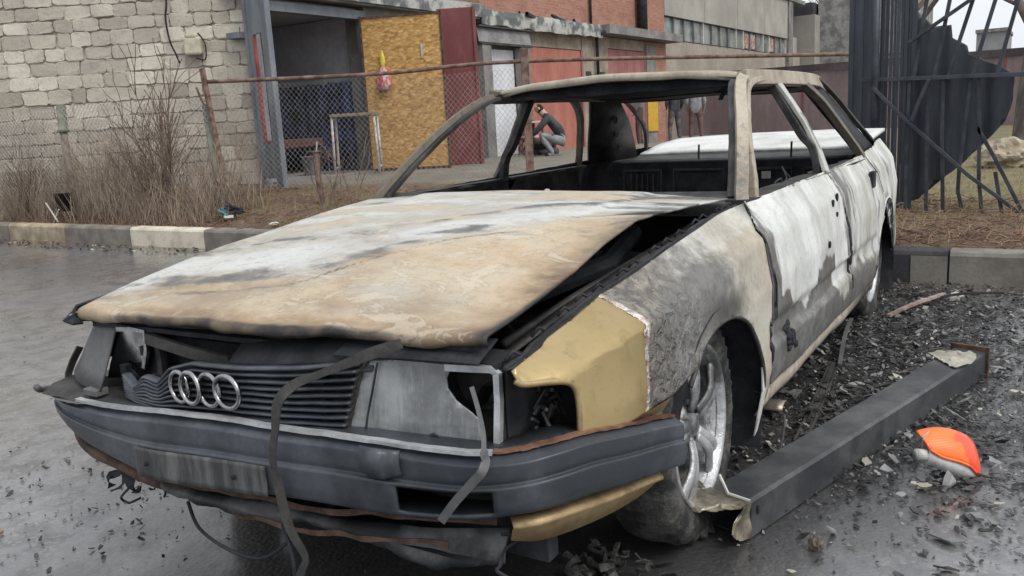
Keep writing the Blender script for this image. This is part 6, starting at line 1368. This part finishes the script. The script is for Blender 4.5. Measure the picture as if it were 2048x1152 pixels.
tag(char.build('charred_debris',CHAR,None,fix=False),'black charred flakes scattered over the road','debris',kind='stuff'); tag(ash.build('ash_debris',ASHF,None,fix=False),'grey ash flakes scattered beside the car','debris',kind='stuff'); tag(pale.build('pale_debris',PALE,None,fix=False),'pale burnt flakes scattered beside the car','debris',kind='stuff')
m=MB()
for i in range(420):     # crumpled burnt film, thicker near the sill
    x=-.4-rn.random()*3.0; y=.90+abs(rn.gauss(0,.35)); p=[Vector((x,y,.012))]
    for k in range(3): p.append(p[-1]+Vector((rn.uniform(-.05,.05),rn.uniform(-.05,.05),rn.uniform(-.008,.014))))
    for q in p: q.z=max(.005,q.z)
    m.strip(p,rn.uniform(.003,.016),.0015,up=(rn.uniform(-.5,.5),rn.uniform(-.5,.5),1))
tag(m.build('burnt_film',CHAR,None,fix=False),'crumpled burnt film and wiring insulation along the sill','debris',kind='stuff')
# ---------------------------------------------------------------- people
SKIN=simple('skin',(.42,.25,.18),(.50,.31,.23),6,.6,0,.05); HAIR=M['black']
def person(loc,heading,J,label,mats,group=None,hair=True):
    """J: joints in body axes (x right, y forward, z up). One skinned body; material by nearest region."""
    E_=[('pelvis','spine'),('spine','chest'),('chest','neck'),('neck','head'),('head','crown'),('chest','shl'),('shl','ell'),('ell','wrl'),('wrl','hal'),('chest','shr'),('shr','elr'),('elr','wrr'),('wrr','har'),('pelvis','hil'),('hil','knl'),('knl','anl'),('anl','tol'),('pelvis','hir'),('hir','knr'),('knr','anr'),('anr','tor')]
    Rr=dict(pelvis=.155,spine=.145,chest=.165,neck=.062,head=.095,crown=.075,shl=.075,shr=.075,ell=.055,elr=.055,wrl=.036,wrr=.036,hal=.03,har=.03,hil=.10,hir=.10,knl=.068,knr=.068,anl=.048,anr=.048,tol=.042,tor=.042)
    names=list(J); vs=[Vector(J[k]) for k in names]; me=bpy.data.meshes.new('p'); me.from_pydata(vs,[(names.index(a),names.index(b)) for a,b in E_],[])
    o=bpy.data.objects.new('p',me); COL.objects.link(o); md=o.modifiers.new('s','SKIN'); me.skin_vertices.new() if not me.skin_vertices else None
    for i,k in enumerate(names):
        d=me.skin_vertices[0].data[i]; r=Rr[k]; d.radius=(r*(1.15 if k in('chest','pelvis','spine') else 1),r*(.78 if k in('chest','pelvis','spine') else 1)); d.use_root=(k=='pelvis')
    sb_=o.modifiers.new('b','SUBSURF'); sb_.levels=2
    dg=bpy.context.evaluated_depsgraph_get(); nm=bpy.data.meshes.new_from_object(o.evaluated_get(dg)); bpy.data.objects.remove(o); nm.name='person'
    for mm in mats: nm.materials.append(mm)
    reg=dict(jacket=0,trousers=1,skin=2,shoe=3)
    R_={'pelvis':0,'spine':0,'chest':0,'neck':2,'head':2,'crown':2,'shl':0,'shr':0,'ell':0,'elr':0,'wrl':0,'wrr':0,'hal':2,'har':2,'hil':1,'hir':1,'knl':1,'knr':1,'anl':1,'anr':1,'tol':3,'tor':3}
    for p in nm.polygons:
        p.use_smooth=True; c=p.center; k=min(names,key=lambda q:(Vector(J[q])-c).length/Rr[q]**.4); p.material_index=R_[k]
        if k in('head','crown'): 
            hd=Vector(J['head']); 
            if hair and (c-hd).dot((Vector(J['tol'])+Vector(J['tor'])-Vector(J['anl'])-Vector(J['anr'])).normalized())<.02 or c.z>Vector(J['crown']).z+.01: p.material_index=4
    ob=bpy.data.objects.new('person',nm); link(ob); ob.location=loc; ob.rotation_euler=(0,0,heading); tag(ob,label,'person',group)
    hd=Vector(J['head']); m=MB(); 
    f=Vector((0,1,0)); m.tube([hd+Vector((0,.09,.02)),hd+Vector((0,.118,-.015)),hd+Vector((0,.095,-.03))],.014,6); m.build('nose',SKIN,ob,smooth=True)
    for s in (-1,1):
        m=MB(); m.lathe([(.0001,-.01),(.03,-.006),(.026,.008),(.0001,.012)],hd+Vector((s*.097,.0,.0)),'x',8); m.build('ear',SKIN,ob,smooth=True)
        hn=Vector(J['hal' if s<0 else 'har']); m=MB()
        for q in range(4): m.tube([hn+Vector(((q-1.5)*.018,.0,-.01)),hn+Vector(((q-1.5)*.02,.02,-.055+.006*abs(q-1.5))),hn+Vector(((q-1.5)*.019,.03,-.085+.008*abs(q-1.5)))],.0085,5)
        m.tube([hn+Vector((-s*.03,.01,.01)),hn+Vector((-s*.05,.03,-.03))],.010,5); m.build('fingers',SKIN,ob,smooth=True)
    return ob
STAND=dict(pelvis=(0,0,.95),spine=(0,0,1.12),chest=(0,.01,1.34),neck=(0,.01,1.50),head=(0,.03,1.62),crown=(0,.02,1.71),shl=(-.18,0,1.42),ell=(-.25,-.02,1.15),wrl=(-.22,.10,.95),hal=(-.20,.14,.88),shr=(.18,0,1.42),elr=(.25,-.02,1.15),wrr=(.22,.10,.95),har=(.20,.14,.88),hil=(-.10,0,.86),knl=(-.13,.03,.48),anl=(-.15,0,.09),tol=(-.16,.15,.04),hir=(.10,0,.86),knr=(.13,.02,.48),anr=(.16,-.04,.09),tor=(.18,.11,.04))
SQ=dict(pelvis=(0,-.22,.33),spine=(0,-.12,.50),chest=(0,.05,.70),neck=(0,.17,.82),head=(0,.25,.91),crown=(0,.29,.99),shl=(-.18,.09,.74),ell=(-.24,.30,.52),wrl=(-.14,.48,.36),hal=(-.10,.54,.30),shr=(.18,.09,.74),elr=(.24,.30,.52),wrr=(.14,.48,.36),har=(.10,.54,.30),hil=(-.11,-.16,.30),knl=(-.20,.25,.45),anl=(-.17,.02,.09),tol=(-.18,.18,.04),hir=(.11,-.16,.30),knr=(.20,.25,.45),anr=(.17,.02,.09),tor=(.18,.18,.04))
def cloth(n,a,b): return simple(n,a,b,9,.95,0,.4,40,.01)
person((-11.75,-6.15,.40),RAD(-150),SQ,'person in a dark grey jacket squatting in front of the salmon garage door',[cloth('charcoal jacket',(.03,.034,.038),(.065,.07,.075)),cloth('light trousers',(.18,.19,.21),(.28,.29,.31)),SKIN,M['soot'],HAIR])
person((-21.1,-7.42,.20),RAD(140),STAND,'standing person in dark clothes left of the one in light grey',[cloth('near black jacket',(.03,.03,.04),(.07,.07,.08)),cloth('camouflage trousers',(.06,.055,.06),(.17,.15,.15)),SKIN,M['soot'],HAIR],'people standing in the yard')
p3=person((-21.35,-6.88,.20),RAD(110),STAND,'standing person in a light grey jacket and brown trousers',[cloth('light grey jacket',(.22,.22,.24),(.34,.34,.36)),cloth('maroon brown trousers',(.12,.07,.06),(.18,.11,.10)),SKIN,M['soot'],HAIR],'people standing in the yard')
person((-17.25,-6.82,.27),RAD(200),STAND,'standing person in brown clothes beside the yellow board',[cloth('grey top',(.12,.12,.13),(.18,.18,.19)),cloth('dark brown trousers',(.06,.04,.035),(.11,.08,.07)),SKIN,M['soot'],HAIR],'people standing in the yard')
yb=thing('yellow_board','narrow upright yellow board carried in the yard beside the person in brown','board',(-17.47,-6.56,.6))
m=MB(); m.obox((-17.47,-6.56,1.08),(-.53,.85,0),(.85,.53,0),(0,0,1),.24,.04,.80); addto(yb,'panel',m,simple('yellow paint',(.60,.34,.03),(.70,.42,.05),4,.6),bevel=.005)
m=MB(); m.obox((-17.46,-6.55,.66),(-.53,.85,0),(.85,.53,0),(0,0,1),.22,.045,.03); addto(yb,'lower_batten',m,M['rust'])
